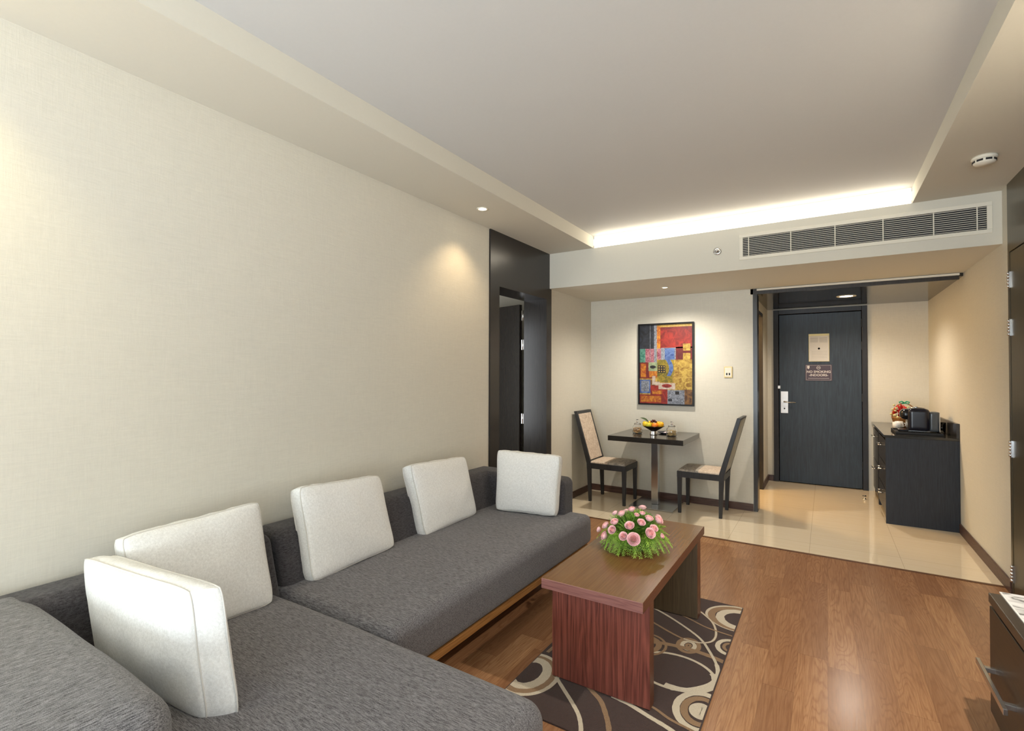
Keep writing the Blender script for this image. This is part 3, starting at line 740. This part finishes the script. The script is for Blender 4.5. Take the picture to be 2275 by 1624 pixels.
# ring group at the left edge
ring(-1.195, 2.05, .135, .165, .022, 1); ring(-1.195, 2.05, .112, .142, .030, 2); ring(-1.195, 2.055, .078, .110, .044, 1)
# top right
ring(-.43, 3.145, .175, .155, .016, 1); ring(-.43, 3.140, .148, .132, .040, 2); ring(-.425, 3.135, .105, .105, .046, 1)
# small ring
ring(-.612, 2.70, .050, .070, .022, 2); ring(-.612, 2.70, .030, .042, .020, 1); ring(-.612, 2.70, .010, .016, .014, 2)
# right
ring(-.425, 2.795, .060, .075, .024, 1); ring(-.425, 2.795, .030, .040, .016, 2)
# big ring
ring(-.62, 2.435, .185, .145, .016, 1); ring(-.60, 2.44, .165, .135, .034, 1, -100, 30); ring(-.60, 2.53, .28, .135, .030, 2, 15, 150)
# bottom right
ring(-.45, 2.205, .098, .125, .030, 1); ring(-.45, 2.205, .066, .088, .030, 2); ring(-.45, 2.205, .024, .032, .046, 1)
# under the near leg
ring(-.80, 2.60, .095, .105, .014, 2); ring(-.80, 2.60, .06, .07, .03, 2)
spline([(-1.07, 2.09), (-.994, 2.023), (-.927, 1.964), (-.871, 1.907), (-.831, 1.841), (-.82, 1.80)], .018, 1)
spline([(-.95, 2.13), (-.882, 2.081), (-.828, 2.04), (-.781, 1.976), (-.738, 1.901), (-.70, 1.80)], .022, 2)
spline([(-.80, 2.10), (-.717, 2.086), (-.626, 2.057), (-.535, 2.029), (-.43, 1.98)], .022, 1)
spline([(-.70, 2.13), (-.625, 2.121), (-.55, 2.088), (-.471, 2.07), (-.43, 2.06)], .014, 2)
spline([(-1.0, 3.06), (-.843, 2.994), (-.702, 2.906), (-.579, 2.806), (-.512, 2.705), (-.455, 2.59), (-.437, 2.50), (-.45, 2.42), (-.52, 2.33), (-.60, 2.29)], [.014]*60+[.020]*20+[.026]*29, 1)
spline([(-.95, 2.9), (-.82, 2.831), (-.733, 2.785), (-.649, 2.752), (-.569, 2.757), (-.516, 2.809), (-.513, 2.905), (-.554, 3.022), (-.634, 3.116), (-.72, 3.2)], .014, 2)
spline([(-.649, 2.752), (-.569, 2.757), (-.516, 2.809), (-.513, 2.905), (-.554, 3.022), (-.634, 3.116)], .010, 1)
spline([(-.90, 3.1), (-.679, 2.996), (-.565, 2.942), (-.43, 2.92)], .012, 2)
spline([(-1.0, 2.4), (-1.1, 2.6), (-1.05, 2.9), (-.9, 3.2), (-.85, 3.31)], .02, 1)
spline([(-1.2, 2.25), (-1.18, 2.5), (-1.12, 2.9), (-1.18, 3.28)], .018, 2)
rugo = rg.build('area_rug', ['rug0', 'rug1', 'rug2'])
tag(rugo, 'dark brown rug with cream and tan circles under the coffee table', 'rug')

# ------------------------------------------------------------------ dining chairs
def taper(x, y, z0, z1, wx0, wy0, wx1, wy1, dx=0, dy=0):
    """leg: bottom centre x+dx,y+dy, top centre x,y"""
    b = [(x+dx+sx*wx0/2, y+dy+sy*wy0/2, z0) for sx, sy in ((-1, -1), (1, -1), (1, 1), (-1, 1))]
    t_ = [(x+sx*wx1/2, y+sy*wy1/2, z1) for sx, sy in ((-1, -1), (1, -1), (1, 1), (-1, 1))]
    return MB().hexa(b+t_)
def make_chair(label, loc, rz):
    # local: sitter faces +x, seat centre at y=0; x 0..0.45 front; back leans to -x
    t = thing('dining_chair', label, 'chair', loc, rz, 'dining chairs at the small table')
    W = .40; hw_ = W/2
    for s_ in (-1, 1):
        taper(.425, s_*(hw_-.02), 0, .42, .030, .028, .046, .040).build('leg', 'chairwood', t, bevel=.002)
        taper(.022, s_*(hw_-.018), 0, .42, .030, .028, .048, .036, dx=.012).build('leg', 'chairwood', t, bevel=.002)
    MB().box(0, .448, -hw_, -hw_+.03, .365, .425).box(0, .448, hw_-.03, hw_, .365, .425).box(.418, .448, -hw_+.03, hw_-.03, .365, .425).box(0, .03, -hw_+.03, hw_-.03, .365, .425).build('seat_frame', 'chairwood', t, bevel=.002)
    soft('seat', soft_box(.035, .44, -hw_+.008, hw_-.008, .405, .442, .014, n=8, dome=.010, wob=.001), 'chairfab', t)
    # backrest frame: two leaning stiles + rails
    H_, B_ = .99, -.155
    fr_ = MB()
    def lp(z): return (z-.42)/(H_-.42)*B_
    for s_ in (-1, 1):
        ya, yb_ = s_*hw_, s_*(hw_-.028)
        fr_.hexa([(-.002, min(ya, yb_), .42), (.048, min(ya, yb_), .42), (.048, max(ya, yb_), .42), (-.002, max(ya, yb_), .42),
                  (B_-.002, min(ya, yb_), H_), (B_+.034, min(ya, yb_), H_), (B_+.034, max(ya, yb_), H_), (B_-.002, max(ya, yb_), H_)])
    for z0, z1 in ((H_-.03, H_), (.44, .47)):
        x0, x1 = lp(z0), lp(z1)
        fr_.hexa([(x0, -hw_+.028, z0), (x0+.036, -hw_+.028, z0), (x0+.036, hw_-.028, z0), (x0, hw_-.028, z0), (x1, -hw_+.028, z1), (x1+.034, -hw_+.028, z1), (x1+.034, hw_-.028, z1), (x1, hw_-.028, z1)])
    bk = fr_.build('backrest', 'chairwood', t, bevel=.002)
    x0, x1 = lp(.455), lp(H_-.022); b_ = hw_-.026
    MB().hexa([(x0+.022, -b_, .455), (x0+.043, -b_, .455), (x0+.043, b_, .455), (x0+.022, b_, .455), (x1+.020, -b_, H_-.022), (x1+.034, -b_, H_-.022), (x1+.034, b_, H_-.022), (x1+.020, b_, H_-.022)]).build('back_pad', 'chairfab', bk, bevel=.003)
    MB().hexa([(x0-.001, -b_, .455), (x0+.012, -b_, .455), (x0+.012, b_, .455), (x0-.001, b_, .455), (x1-.001, -b_, H_-.022), (x1+.012, -b_, H_-.022), (x1+.012, b_, H_-.022), (x1-.001, b_, H_-.022)]).build('rear_panel', 'chairback', bk)
    return t
ch1 = make_chair('black framed dining chair with beige padded back, left of the small table', (-2.262, 5.36, 0), 0)
ch2 = dup(ch1, (-.848, 5.43, 0), PI, 'black framed dining chair seen from behind, right of the small table', 'dining chairs at the small table')

# ------------------------------------------------------------------ bistro table
TT = .773
bt_ = thing('bistro_table', 'small square dark table with steel column under the painting', 'table')
MB().box(-1.935, -1.168, 4.955, 5.69, TT-.052, TT).build('tabletop', wood('bistro_top', srgb(34, 31, 28), srgb(56, 50, 44), (5, 130, 130), .16, wave=.2, spec=.7), bt_, bevel=.002)
MB().box(-1.600, -1.528, 5.362, 5.434, .018, TT-.052).build('column', 'steel', bt_, bevel=.003)
MB().box(-1.785, -1.325, 5.17, 5.635, .0, .016).build('base_plate', 'steel', bt_, bevel=.002)
MB().box(-1.70, -1.43, 5.26, 5.53, TT-.058, TT-.052).build('bracket', 'blackmatt', bt_)

def jar(loc, label):
    t = thing('glass_jar', label, 'jar', loc, 0, 'cookie jars on the small table')
    MB().lathe([(0, .002), (.046, .002), (.054, .010), (.056, .05), (.050, .078), (.036, .092), (.034, .098), (.038, .100),
                (.038, .102), (.031, .099), (.033, .091), (.047, .077), (.053, .05), (.051, .012), (.044, .005), (0, .005)], n=32).build('jar_body', 'glass', t)
    MB().lathe([(0, .101), (.037, .101), (.036, .108), (.02, .116), (.008, .119), (.009, .124), (.016, .131), (.017, .140), (.010, .149), (0, .151)], n=24).build('lid', 'glass', t)
    return t
M['cookie'] = paint_mat('cookie_crust', srgb(196, 142, 84), srgb(232, 196, 140), 60)
M['cookie2'] = paint_mat('nut_crust', srgb(204, 168, 104), srgb(236, 212, 160), 60)
random.seed(3)
for (jx, jy, mt, lab, who, nk) in ((-1.730, 5.30, 'cookie', 'glass jar of cookies with round stopper, left of the fruit bowl', 'left', 1), (-1.352, 5.25, 'cookie2', 'glass jar of biscuits with round stopper, right of the fruit bowl', 'right', 2)):
    jar((jx, jy, TT), lab)
    proto = None; spots_ = []
    for lay in range(3):
        for k in range(4):
            a = k*PI/2+lay*.8; spots_.append((jx+.027*math.cos(a), jy+.027*math.sin(a), TT+.016+lay*.0185, a))
    for (x, y, z, a) in spots_:
        if proto is None:
            o = proto = MB().lathe([(0, -.006), (.016, -.006), (.0205, -.001), (.019, .005), (.010, .008), (0, .0085)], n=18).build('cookie', mt)
        else:
            o = proto.copy(); C.objects.link(o)
        o.location = (x, y, z); o.rotation_euler = (random.uniform(-.35, .35), random.uniform(-.35, .35), a)
        lay_n = ('bottom', 'middle', 'top')[int(round((z-TT-.016)/.0185))]; cp = math.degrees(math.atan2(y-jy, x-jx)) % 360
        sd_ = ('right', 'back right', 'back', 'back left', 'left', 'front left', 'front', 'front right')[int((cp+22.5)//45) % 8]
        tag(o, 'golden cookie in the %s layer of the %s glass jar, %s side' % (lay_n, who, sd_), 'cookie', 'cookies in the %s jar' % who)

fb = thing('fruit_bowl', 'wide dark bowl on a silver foot filled with fruit', 'bowl', (-1.545, 5.27, TT))
MB().lathe([(.03, .040), (.034, .044), (.075, .068), (.112, .092), (.113, .094), (.110, .094), (.073, .073), (.03, .052), (0, .050)], n=40).build('bowl', plain('dark_wood_bowl', srgb(34, 22, 18), .25), fb)
MB().lathe([(.040, 0), (.040, .006), (.036, .034), (.036, .042), (0, .042)], n=32).build('foot', 'chrome', fb)
FB = Vector((-1.545, 5.27, TT))
M['lemon'] = plain('banana_yellow', srgb(236, 196, 40), .45); M['orangef'] = plain('orange_peel', srgb(240, 132, 40), .45)
M['lime'] = plain('sweet_lime_peel', srgb(206, 196, 50), .45); M['mango'] = plain('mango_skin', srgb(244, 176, 30), .4); M['grape'] = plain('grape_skin', srgb(70, 16, 22), .25); M['leafd'] = plain('dark_leaf', srgb(50, 74, 30), .5)
def fruit(name, mat, pos, r, label, cat, stretch=(1, 1, 1), rot=(0, 0, 0)):
    t = thing(name, label, cat, tuple(FB+Vector(pos)))
    t.rotation_euler = rot
    prof = [(r*math.sin(PI*k/14)*stretch[0], -r*math.cos(PI*k/14)*stretch[2]) for k in range(15)]
    prof[0] = (0, prof[0][1]); prof[-1] = (0, prof[-1][1]*.97)
    MB().lathe(prof, n=24).build('flesh', mat, t)
    MB().lathe([(.003, prof[-1][1]-.002), (.002, prof[-1][1]+.006)], n=8).build('stem', 'leafd', t)
    return t
fruit('orange', 'orangef', (.028, -.052, .100), .031, 'bright orange fruit in the front of the fruit bowl', 'orange')
fruit('mango', 'mango', (.078, -.015, .110), .031, 'golden yellow fruit at the right rim of the bowl', 'fruit', (1, 1, 1.15), (0, .8, 0))
fruit('sweet_lime', 'lime', (-.036, -.050, .100), .029, 'greenish yellow fruit left of the orange in the bowl', 'fruit')
fruit('lemon', 'lemon', (-.082, -.012, .106), .031, 'yellow fruit at the left rim of the bowl', 'fruit', (1, 1, 1.2), (0, -.7, 0))
fruit('apple', 'lemon', (-.045, .045, .110), .032, 'yellow fruit at the back left of the bowl', 'fruit')
fruit('pear', 'mango', (.04, .045, .108), .032, 'yellow fruit at the back right of the bowl', 'fruit')
gr = MB(); random.seed(5)
for k in range(22):
    a = random.uniform(0, 2*PI); rr = random.uniform(0, .032); z = .135+.030*(1-rr/.032)*random.uniform(.4, 1)
    c_ = (rr*math.cos(a), rr*math.sin(a), z)
    gr.lathe([(0 if q in (0, 8) else .0085*math.sin(PI*q/8), -.0085*math.cos(PI*q/8)) for q in range(9)], c_, 10)
g_ = gr.build('grapes', 'grape'); g_.location = FB+Vector((-.002, -.005, 0)); tag(g_, 'small bunch of dark red grapes on top of the fruit', 'grapes')
lf_ = MB(); 
L0, L1 = Vector((-.055, -.005, .135)), Vector((-.140, -.005, .172)); side = Vector((0, 1, .3)).normalized(); upv = Vector((.4, 0, .9))
vs = []
for k in range(9):
    u = k/8; c_ = L0.lerp(L1, u)+upv*.010*math.sin(PI*u); wd = .019*math.sin(PI*min(1, u*.93+.07))**.8
    vs += [c_-side*wd, c_+upv*-.003, c_+side*wd]
lf_.add(vs, [(3*k+a, 3*k+a+1, 3*k+a+4, 3*k+a+3) for k in range(8) for a in (0, 1)], 0, True)
lo = lf_.build('leaf', 'leafd'); lo.location = FB; so2 = lo.modifiers.new('solid', 'SOLIDIFY'); so2.thickness = .002
tag(lo, 'long dark green leaf sticking out of the fruit bowl to the left', 'leaf')
dp = thing('side_plate', 'small dark plate with a napkin behind the fruit bowl', 'plate', (-1.46, 5.45, TT))
MB().lathe([(0, .002), (.06, .002), (.09, .012), (.092, .016), (.06, .007), (0, .006)], n=32).build('plate', plain('dark_blue_glaze', srgb(36, 40, 60), .25), dp)
npk = MB().hexa([(-.02, -.05, .010), (.07, -.03, .010), (.06, .04, .010), (-.03, .03, .010), (-.01, -.04, .020), (.06, -.02, .024), (.05, .03, .020), (-.02, .02, .018)]).build('napkin', plain('pale_napkin', srgb(226, 208, 206), .9), None, bevel=.003)
npk.location = (-1.46, 5.45, TT); tag(npk, 'pale pink folded napkin on the dark side plate', 'napkin')

# ------------------------------------------------------------------ flower arrangement
fa = thing('flower_arrangement', 'low bouquet of pink roses and fern on the coffee table', 'flowers', (-.87, 2.62, .495))
FC = Vector((-.87, 2.62, .495))
MB().lathe([(0, 0), (.07, 0), (.10, .03), (.105, .05), (.095, .05), (0, .04)], n=32).build('bowl', 'blackmatt', fa)
random.seed(11)
M['fern'] = paint_mat('fern_green', srgb(104, 150, 40), srgb(176, 212, 84), 30); M['fern2'] = paint_mat('fern_dark', srgb(78, 128, 44), srgb(140, 184, 76), 30)
fo = MB(); 
def frond(base, tip, droop, nleaf, mi, ln=.024):
    base = Vector(base); tip = Vector(tip); ax = (tip-base)
    side = ax.cross(Vector((0, 0, 1))); 
    if side.length < 1e-4: side = Vector((1, 0, 0))
    side.normalize()
    pts = [base.lerp(tip, k/8) + Vector((0, 0, droop*math.sin(PI*k/8)*.5-droop*(k/8)**2*.5)) for k in range(9)]
    for q in pts: q.z = max(q.z, .503)
    fo.tube([p-FC for p in pts], [.0011*(1-.6*k/8) for k in range(9)], 4, mi, cap=False)
    for k in range(nleaf):
        u = .15+.85*k/nleaf; i = min(7, int(u*8)); c_ = pts[i].lerp(pts[i+1], u*8-i)
        d = (pts[i+1]-pts[i]).normalized()
        for s_ in (-1, 1):
            dirn = (side*s_*.75 + d*.75 + Vector((0, 0, random.uniform(-.35, .35)))).normalized()
            e = c_+dirn*ln*random.uniform(.7, 1.25)*(1.15-.6*u); e.z = max(e.z, .498)
            nrm_ = dirn.cross(d).normalized()*.0 + dirn.cross(Vector((0, 0, 1))).normalized()*.0013
            mid = c_.lerp(e, .5)+Vector((0, 0, .001))
            fo.add([c_-FC, mid-nrm_-FC, e-FC, mid+nrm_-FC], [(0, 1, 2, 3)], mi)
for k in range(330):
    a = random.uniform(0, 2*PI); el = random.uniform(-.05, 1.45)
    r1 = random.uniform(.155, .20)
    base = FC+Vector((.05*math.cos(a), .05*math.sin(a), .05))
    a2 = a+random.uniform(-.5, .5)
    tip = FC+Vector((r1*math.cos(a2)*math.cos(el), r1*math.sin(a2)*math.cos(el), max(.012, .03+r1*math.sin(el)*.88)))
    frond(base, tip, .03 if el > .5 else .06, 15, 0 if (el < .75 and random.random() < .8) else 1)
for k in range(46):     # drooping fringe round the rim
    a = random.uniform(0, 2*PI) if k > 18 else random.uniform(-PI*.85, -.25)
    r0, r1 = .12, random.uniform(.165, .205)
    frond(FC+Vector((r0*math.cos(a), r0*math.sin(a), .10)), FC+Vector((r1*math.cos(a), r1*math.sin(a), random.uniform(.006, .04))), .02, 15, 0, .022)
for k in range(150):    # short sprigs filling the crown between the roses
    a = random.uniform(0, 2*PI); el = random.uniform(.35, 1.5); d_ = Vector((math.cos(a)*math.cos(el), math.sin(a)*math.cos(el), math.sin(el)))
    frond(FC+Vector((0, 0, .02))+d_*.11, FC+Vector((random.uniform(-.02, .02), random.uniform(-.02, .02), .015))+d_*random.uniform(.16, .185), .004, 9, 0 if random.random() < .6 else 1, .022)
fol = fo.build('foliage', ['fern', 'fern2'], fa)
def rose_mesh():
    mb = MB(); random.seed(21)
    def petal(ang, r0, r1, h0, h1, wdt, curl, mi):
        n = 6; m = 6; vs = []
        for j in range(m+1):
            v = j/m
            rad_ = r0 + (r1-r0)*math.sin(v*PI/2)**.8 + curl*max(0, v-.75)*1.6
            z = h0 + (h1-h0)*v**1.15 - curl*max(0, v-.85)*1.2
            for i in range(n+1):
                s = (i/n-.5)*2; w_ = wdt*(.45+.55*math.sin(PI*(.15+.55*v)))
                a = ang + s*w_; rr = rad_*(1-.05*abs(s)**2)
                zz = z - .16*(abs(s)**3)*v
                vs.append((rr*math.cos(a), rr*math.sin(a), zz))
        mb.add(vs, [(j*(n+1)+i, j*(n+1)+i+1, (j+1)*(n+1)+i+1, (j+1)*(n+1)+i) for j in range(m) for i in range(n)], mi, True)
    for lay, (cnt, r0, r1, h1, w_, cu, mi) in enumerate(((2, .04, .12, .50, 1.7, .0, 1), (3, .10, .25, .54, 1.3, .0, 1), (3, .16, .40, .52, 1.25, .03, 1), (4, .2, .56, .46, 1.0, .08, 0), (5, .24, .72, .36, .85, .14, 0), (5, .26, .86, .20, .85, .24, 0))):
        for k in range(cnt):
            petal(2*PI*k/cnt + lay*.9 + random.uniform(-.12, .12), r0, r1, -.6, h1, w_, cu, mi)
    mb.lathe([(0, -.62), (.25, -.55), (.42, -.35), (.3, -.3)], n=12, mi=2, close=False)
    return mb
M['rose'] = paint_mat('rose_pink', srgb(238, 176, 184), srgb(252, 216, 218), 40); M['rosein'] = paint_mat('rose_heart', srgb(236, 152, 156), srgb(248, 192, 186), 40)
r0_ = rose_mesh().build('rose', ['rose', 'rosein', 'fern'], fa)
sl_ = r0_.modifiers.new('solid', 'SOLIDIFY'); sl_.thickness = .03
ROSES = [(-0.877,2.596,0.693,0.019),(-0.966,2.588,0.662,0.016),(-0.917,2.554,0.675,0.020),(-0.839,2.554,0.679,0.013),(-0.818,2.584,0.683,0.014),(-0.781,2.577,0.664,0.022),(-0.750,2.637,0.646,0.025),(-0.941,2.512,0.638,0.021),(-0.806,2.526,0.653,0.021),(-0.854,2.491,0.638,0.024),(-0.997,2.532,0.605,0.021),(-1.049,2.567,0.567,0.016),(-0.943,2.484,0.605,0.022),(-0.987,2.491,0.564,0.022),(-0.874,2.458,0.591,0.022),(-0.824,2.461,0.585,0.032),(-0.759,2.517,0.610,0.027),(-0.749,2.550,0.626,0.021),(-0.715,2.569,0.590,0.013),
         (-.86, 2.72, .675, .022), (-.95, 2.72, .64, .02), (-.78, 2.74, .63, .02)]
for i, (x, y, z, r) in enumerate(ROSES):
    o = r0_ if i == 0 else r0_.copy()
    if i: C.objects.link(o); o.parent = fa
    p = Vector((x, y, z)); d = (p-(FC+Vector((0, 0, .03)))).normalized()
    d = (d + Vector((random.uniform(-.25, .25), random.uniform(-.25, .25), random.uniform(0, .3)))).normalized()
    o.location = p-FC+d*.006; o.scale = (r*1.12,)*3
    o.rotation_mode = 'QUATERNION'; o.rotation_quaternion = d.to_track_quat('Z', 'Y')

# ------------------------------------------------------------------ entry cabinet
cb = thing('drawer_cabinet', 'dark drawer cabinet with glossy top by the right wall near the entrance', 'cabinet')
cx0, cx1, cy0, cy1, cz = .478, XR, 5.93, YD-.005, .818
MB().box(cx0, cx1-.002, cy0, cy0+.02, 0, cz).box(cx0+.02, cx1-.002, cy1-.02, cy1, 0, cz).box(cx0+.025, cx1-.002, cy0+.02, cy1-.02, .05, cz-.03).box(cx0+.004, cx1-.002, cy1-.75, cy1-.70, 0, cz-.03).build('body', 'cabwood', cb, bevel=.002)
MB().box(cx0-.012, cx1-.002, cy0-.004, cy1, cz, cz+.022).build('worktop', plain('gloss_dark_top', srgb(40, 40, 38), .10, 0, .8), cb, bevel=.003)
MB().box(cx1-.024, cx1-.002, cy0, cy1, cz+.022, .975).build('upstand', 'espresso', cb, bevel=.002)
for col, (ya, yb_) in enumerate(((cy0+.03, cy0+.77), (cy0+.78, cy1-.03))):
    hs = ((.07, .30), (.31, .54), (.55, .78)) if col == 0 else ((.07, .42), (.43, .78))
    for (za, zb_) in hs:
        dr = MB().box(cx0+.004, cx0+.025, ya, yb_, za, zb_).build('drawer', 'espresso', cb, bevel=.002)
        ym = (ya+yb_)/2; zh = zb_-.07
        MB().tube([(cx0-.03, ym-.1, zh), (cx0-.03, ym+.1, zh)], .006, 8).tube([(cx0+.006, ym-.08, zh), (cx0-.03, ym-.08, zh)], .005, 8).tube([(cx0+.006, ym+.08, zh), (cx0-.03, ym+.08, zh)], .005, 8).build('handle', 'chrome', dr)
WT = cz+.022
# capsule coffee machine on tray
tr = thing('tray', 'flat black tray under the coffee machine on the cabinet', 'tray', (.77, 6.30, WT))
MB().box(-.20, .16, -.20, .20, 0, .010).build('tray_base', 'blackmatt', tr, bevel=.003)
MB().box(-.20, .16, -.20, -.188, .010, .022).box(-.20, .16, .188, .20, .010, .022).box(-.20, -.188, -.188, .188, .010, .022).box(.148, .16, -.188, .188, .010, .022).build('tray_rim', 'blackmatt', tr)
cm = thing('coffee_machine', 'black capsule coffee machine on the entry cabinet', 'coffee machine', (.78, 6.32, WT+.010))
soft('body', soft_box(-.10, .07, -.11, .11, .012, .235, .035, n=10, wob=0), plain('machine_black', (.012, .012, .02), .18), cm)
soft('brew_head', soft_box(-.155, -.05, -.075, .075, .12, .225, .045, n=8, wob=0), 'black', cm)
soft('water_tank', soft_box(.065, .145, -.075, .075, .012, .205, .02, n=8, wob=0), plain('smoked_plastic', (.09, .10, .11), .15), cm)
MB().box(-.17, -.04, -.06, .06, 0, .022).build('drip_tray', 'black', cm, bevel=.004)
MB().tube([(-.06, 0, .236), (-.02, 0, .243), (.04, 0, .239)], .008, 10).build('lever', 'chrome', cm)
MB().box(-.098, .066, -.112, -.108, .012, .020).build('chrome_strip', 'chrome', cm)
MB().box(.146, .150, -.05, .05, .012, .20).build('tank_edge', 'chrome', cm)
# cups, sachets, gift basket
def mug(loc, r, h, label):
    t = thing('cup', label, 'cup', loc, 0, None)
    MB().lathe([(0, 0), (r*.7, 0), (r, h*.4), (r, h), (r*.93, h), (r*.92, h*.4), (r*.6, .005), (0, .005)], n=28).build('body', 'cupw', t)
    MB().tube([(r*.95, 0, h*.8), (r*1.5, 0, h*.75), (r*1.55, 0, h*.4), (r*.95, 0, h*.3)], .004, 8).build('handle', 'cupw', t)
    return t
M['cupw'] = plain('white_china', srgb(236, 234, 230), .2)
mug((.63, 6.62, WT), .036, .075, 'white china cup left of the coffee machine, nearest the door')
mug((.66, 6.74, WT), .036, .075, 'white china cup partly behind the coffee machine')
gl = thing('drinking_glass', 'clear drinking glass right of the coffee machine', 'glass', (.955, 6.36, WT))
MB().lathe([(0, 0), (.028, 0), (.033, .11), (.031, .11), (.026, .006), (0, .006)], n=24).build('tumbler', 'glass', gl)
gb = thing('gift_basket', 'small wicker basket with red ribbon and green bow behind the coffee machine', 'basket', (.73, 6.95, WT))
wk = MB().lathe([(0, 0), (.09, 0), (.115, .10), (.118, .11), (.108, .11), (.085, .01), (0, .01)], n=32)
wk.build('basket', 'railwood', gb)
hp = [(.11*math.cos(PI*k/14), 0, .10+.16*math.sin(PI*k/14)) for k in range(15)]
MB().tube(hp, .006, 8).build('handle', 'railwood', gb)
rb = MB(); random.seed(9)
for k in range(26):
    a = random.uniform(0, 2*PI); q = random.uniform(.02, .10)
    p0 = Vector((q*math.cos(a), q*math.sin(a), .11+random.uniform(0, .05))); p1 = p0+Vector((random.uniform(-.05, .05), random.uniform(-.05, .05), random.uniform(.02, .11)))
    rb.tube([p0, (p0+p1)/2+Vector((0, 0, .02)), p1], [.012, .014, .003], 6)
rb.build('ribbon', plain('red_ribbon', srgb(190, 30, 26), .35), gb)
bw = MB()
for s_ in (-1, 1):
    bw.tube([(0, 0, .262), (s_*.02, 0, .280), (s_*.045, 0, .272), (s_*.035, 0, .255), (0, 0, .262)], .007, 8)
bw.build('bow', plain('green_bow', srgb(30, 150, 110), .35), gb)
random.seed(10); bp = None; M['dried'] = plain('pale_dried_flowers', srgb(206, 196, 140), .8)
for k in range(18):
    a = random.uniform(PI*.6, PI*1.6); q = random.uniform(.08, .12)
    if bp is None:
        bp = o = MB().lathe([(0 if q2 in (0, 6) else .016*math.sin(PI*q2/6), -.016*math.cos(PI*q2/6)) for q2 in range(7)], n=8).build('dried_flower', 'dried', gb)
    else:
        o = bp.copy(); C.objects.link(o); o.parent = gb
    o.location = (q*math.cos(a), q*math.sin(a), .09+random.uniform(0, .15)); o.scale = (random.uniform(.5, 1),)*3
random.seed(14); cnt_ = {}
for i in range(7):
    x, y = .92+random.uniform(-.03, .05), 6.42+random.uniform(.05, .30)
    sc = MB().hexa([(-.018, -.003, 0), (.018, -.003, 0), (.018, .003, 0), (-.018, .003, 0), (-.016, -.001, .06), (.016, -.001, .06), (.016, .001, .06), (-.016, .001, .06)])
    o = sc.build('sachet', ('cupw', 'black', 'lemon')[i % 3]); o.location = (.93+.018*(i % 2), 6.46+.035*i, WT); o.rotation_euler = (0, 0, 1.2+.1*i)
    cn = ('white', 'black', 'yellow')[i % 3]; cnt_[cn] = cnt_.get(cn, 0)+1
    tag(o, '%s paper sachet, %s of its colour in the row behind the drinking glass' % (cn, ('nearest', 'second', 'farthest')[cnt_[cn]-1]), 'sachet', 'sachets standing on the cabinet')

# door stop
ds = thing('door_stop', 'small dark metal door stop on the tile floor in front of the entrance', 'door stop', (.364, 6.93, 0))
MB().lathe([(.018, 0), (.018, .006), (.010, .010), (.010, .03), (.016, .034), (.016, .045), (0, .047)], n=18).build('post', 'chrome', ds)
MB().lathe([(.017, .036), (.019, .040), (.017, .044)], n=18, close=False).build('rubber_ring', 'blackmatt', ds)

# ------------------------------------------------------------------ media chest at the right edge
mc = thing('media_chest', 'dark brown low chest of drawers with long chrome handle at the right edge', 'chest')
mx, my1 = .56, 2.78
M['chestw'] = wood('chest_walnut', srgb(40, 30, 22), srgb(66, 52, 38), (120, 5, 90), .4, wave=.2)
MB().box(mx+.022, XR-.002, .2, my1-.004, .04, .485).box(mx+.06, XR-.01, .25, my1-.05, 0, .04).build('body', 'chestw', mc, bevel=.002)
MB().box(mx-.002, XR-.002, .18, my1, .490, .528).build('top', wood('chest_top', srgb(44, 38, 32), srgb(66, 58, 50), (90, 5, 90), .3, wave=.2), mc, bevel=.003)
for ya in (1.92, 1.05, .2):
    dr = MB().box(mx, mx+.022, ya, ya+.855, .05, .478).build('drawer', 'chestw', mc, bevel=.003)
    yc = ya+.855-.18
    MB().box(mx-.045, mx-.032, yc-.20, yc+.175, .235, .257).box(mx-.032, mx+.001, yc+.10, yc+.12, .237, .255).box(mx-.032, mx+.001, yc-.16, yc-.14, .237, .255).build('handle', 'steel', dr, bevel=.001)
br = thing('brochure', 'white and grey printed brochure lying on the chest at the right edge', 'brochure', (.72, 2.63, .528))
M['paperw'] = plain('gloss_paper', srgb(226, 226, 224), .3)
MB().box(-.125, .20, -.17, .17, 0, .004).build('back_cover', 'paperw', br)
t = NT('brochure_photo'); f = t.noise(t.coord((5, 14, 1)), 1.2, 2, .5, 1.0)
t.set('Base Color', t.ramp(f, [(.4, srgb(226, 226, 226)), (.52, srgb(190, 190, 190)), (.58, srgb(90, 90, 90)), (.64, srgb(216, 216, 216))])); t.set('Roughness', .3); M['photo'] = t.m
MB().box(-.118, .19, -.14, .165, .004, .0048).build('cover_photo', 'photo', br)
MB().box(-.14, .2, -.185, .16, -.0, .0).build('x', 'paperw', br) if False else None
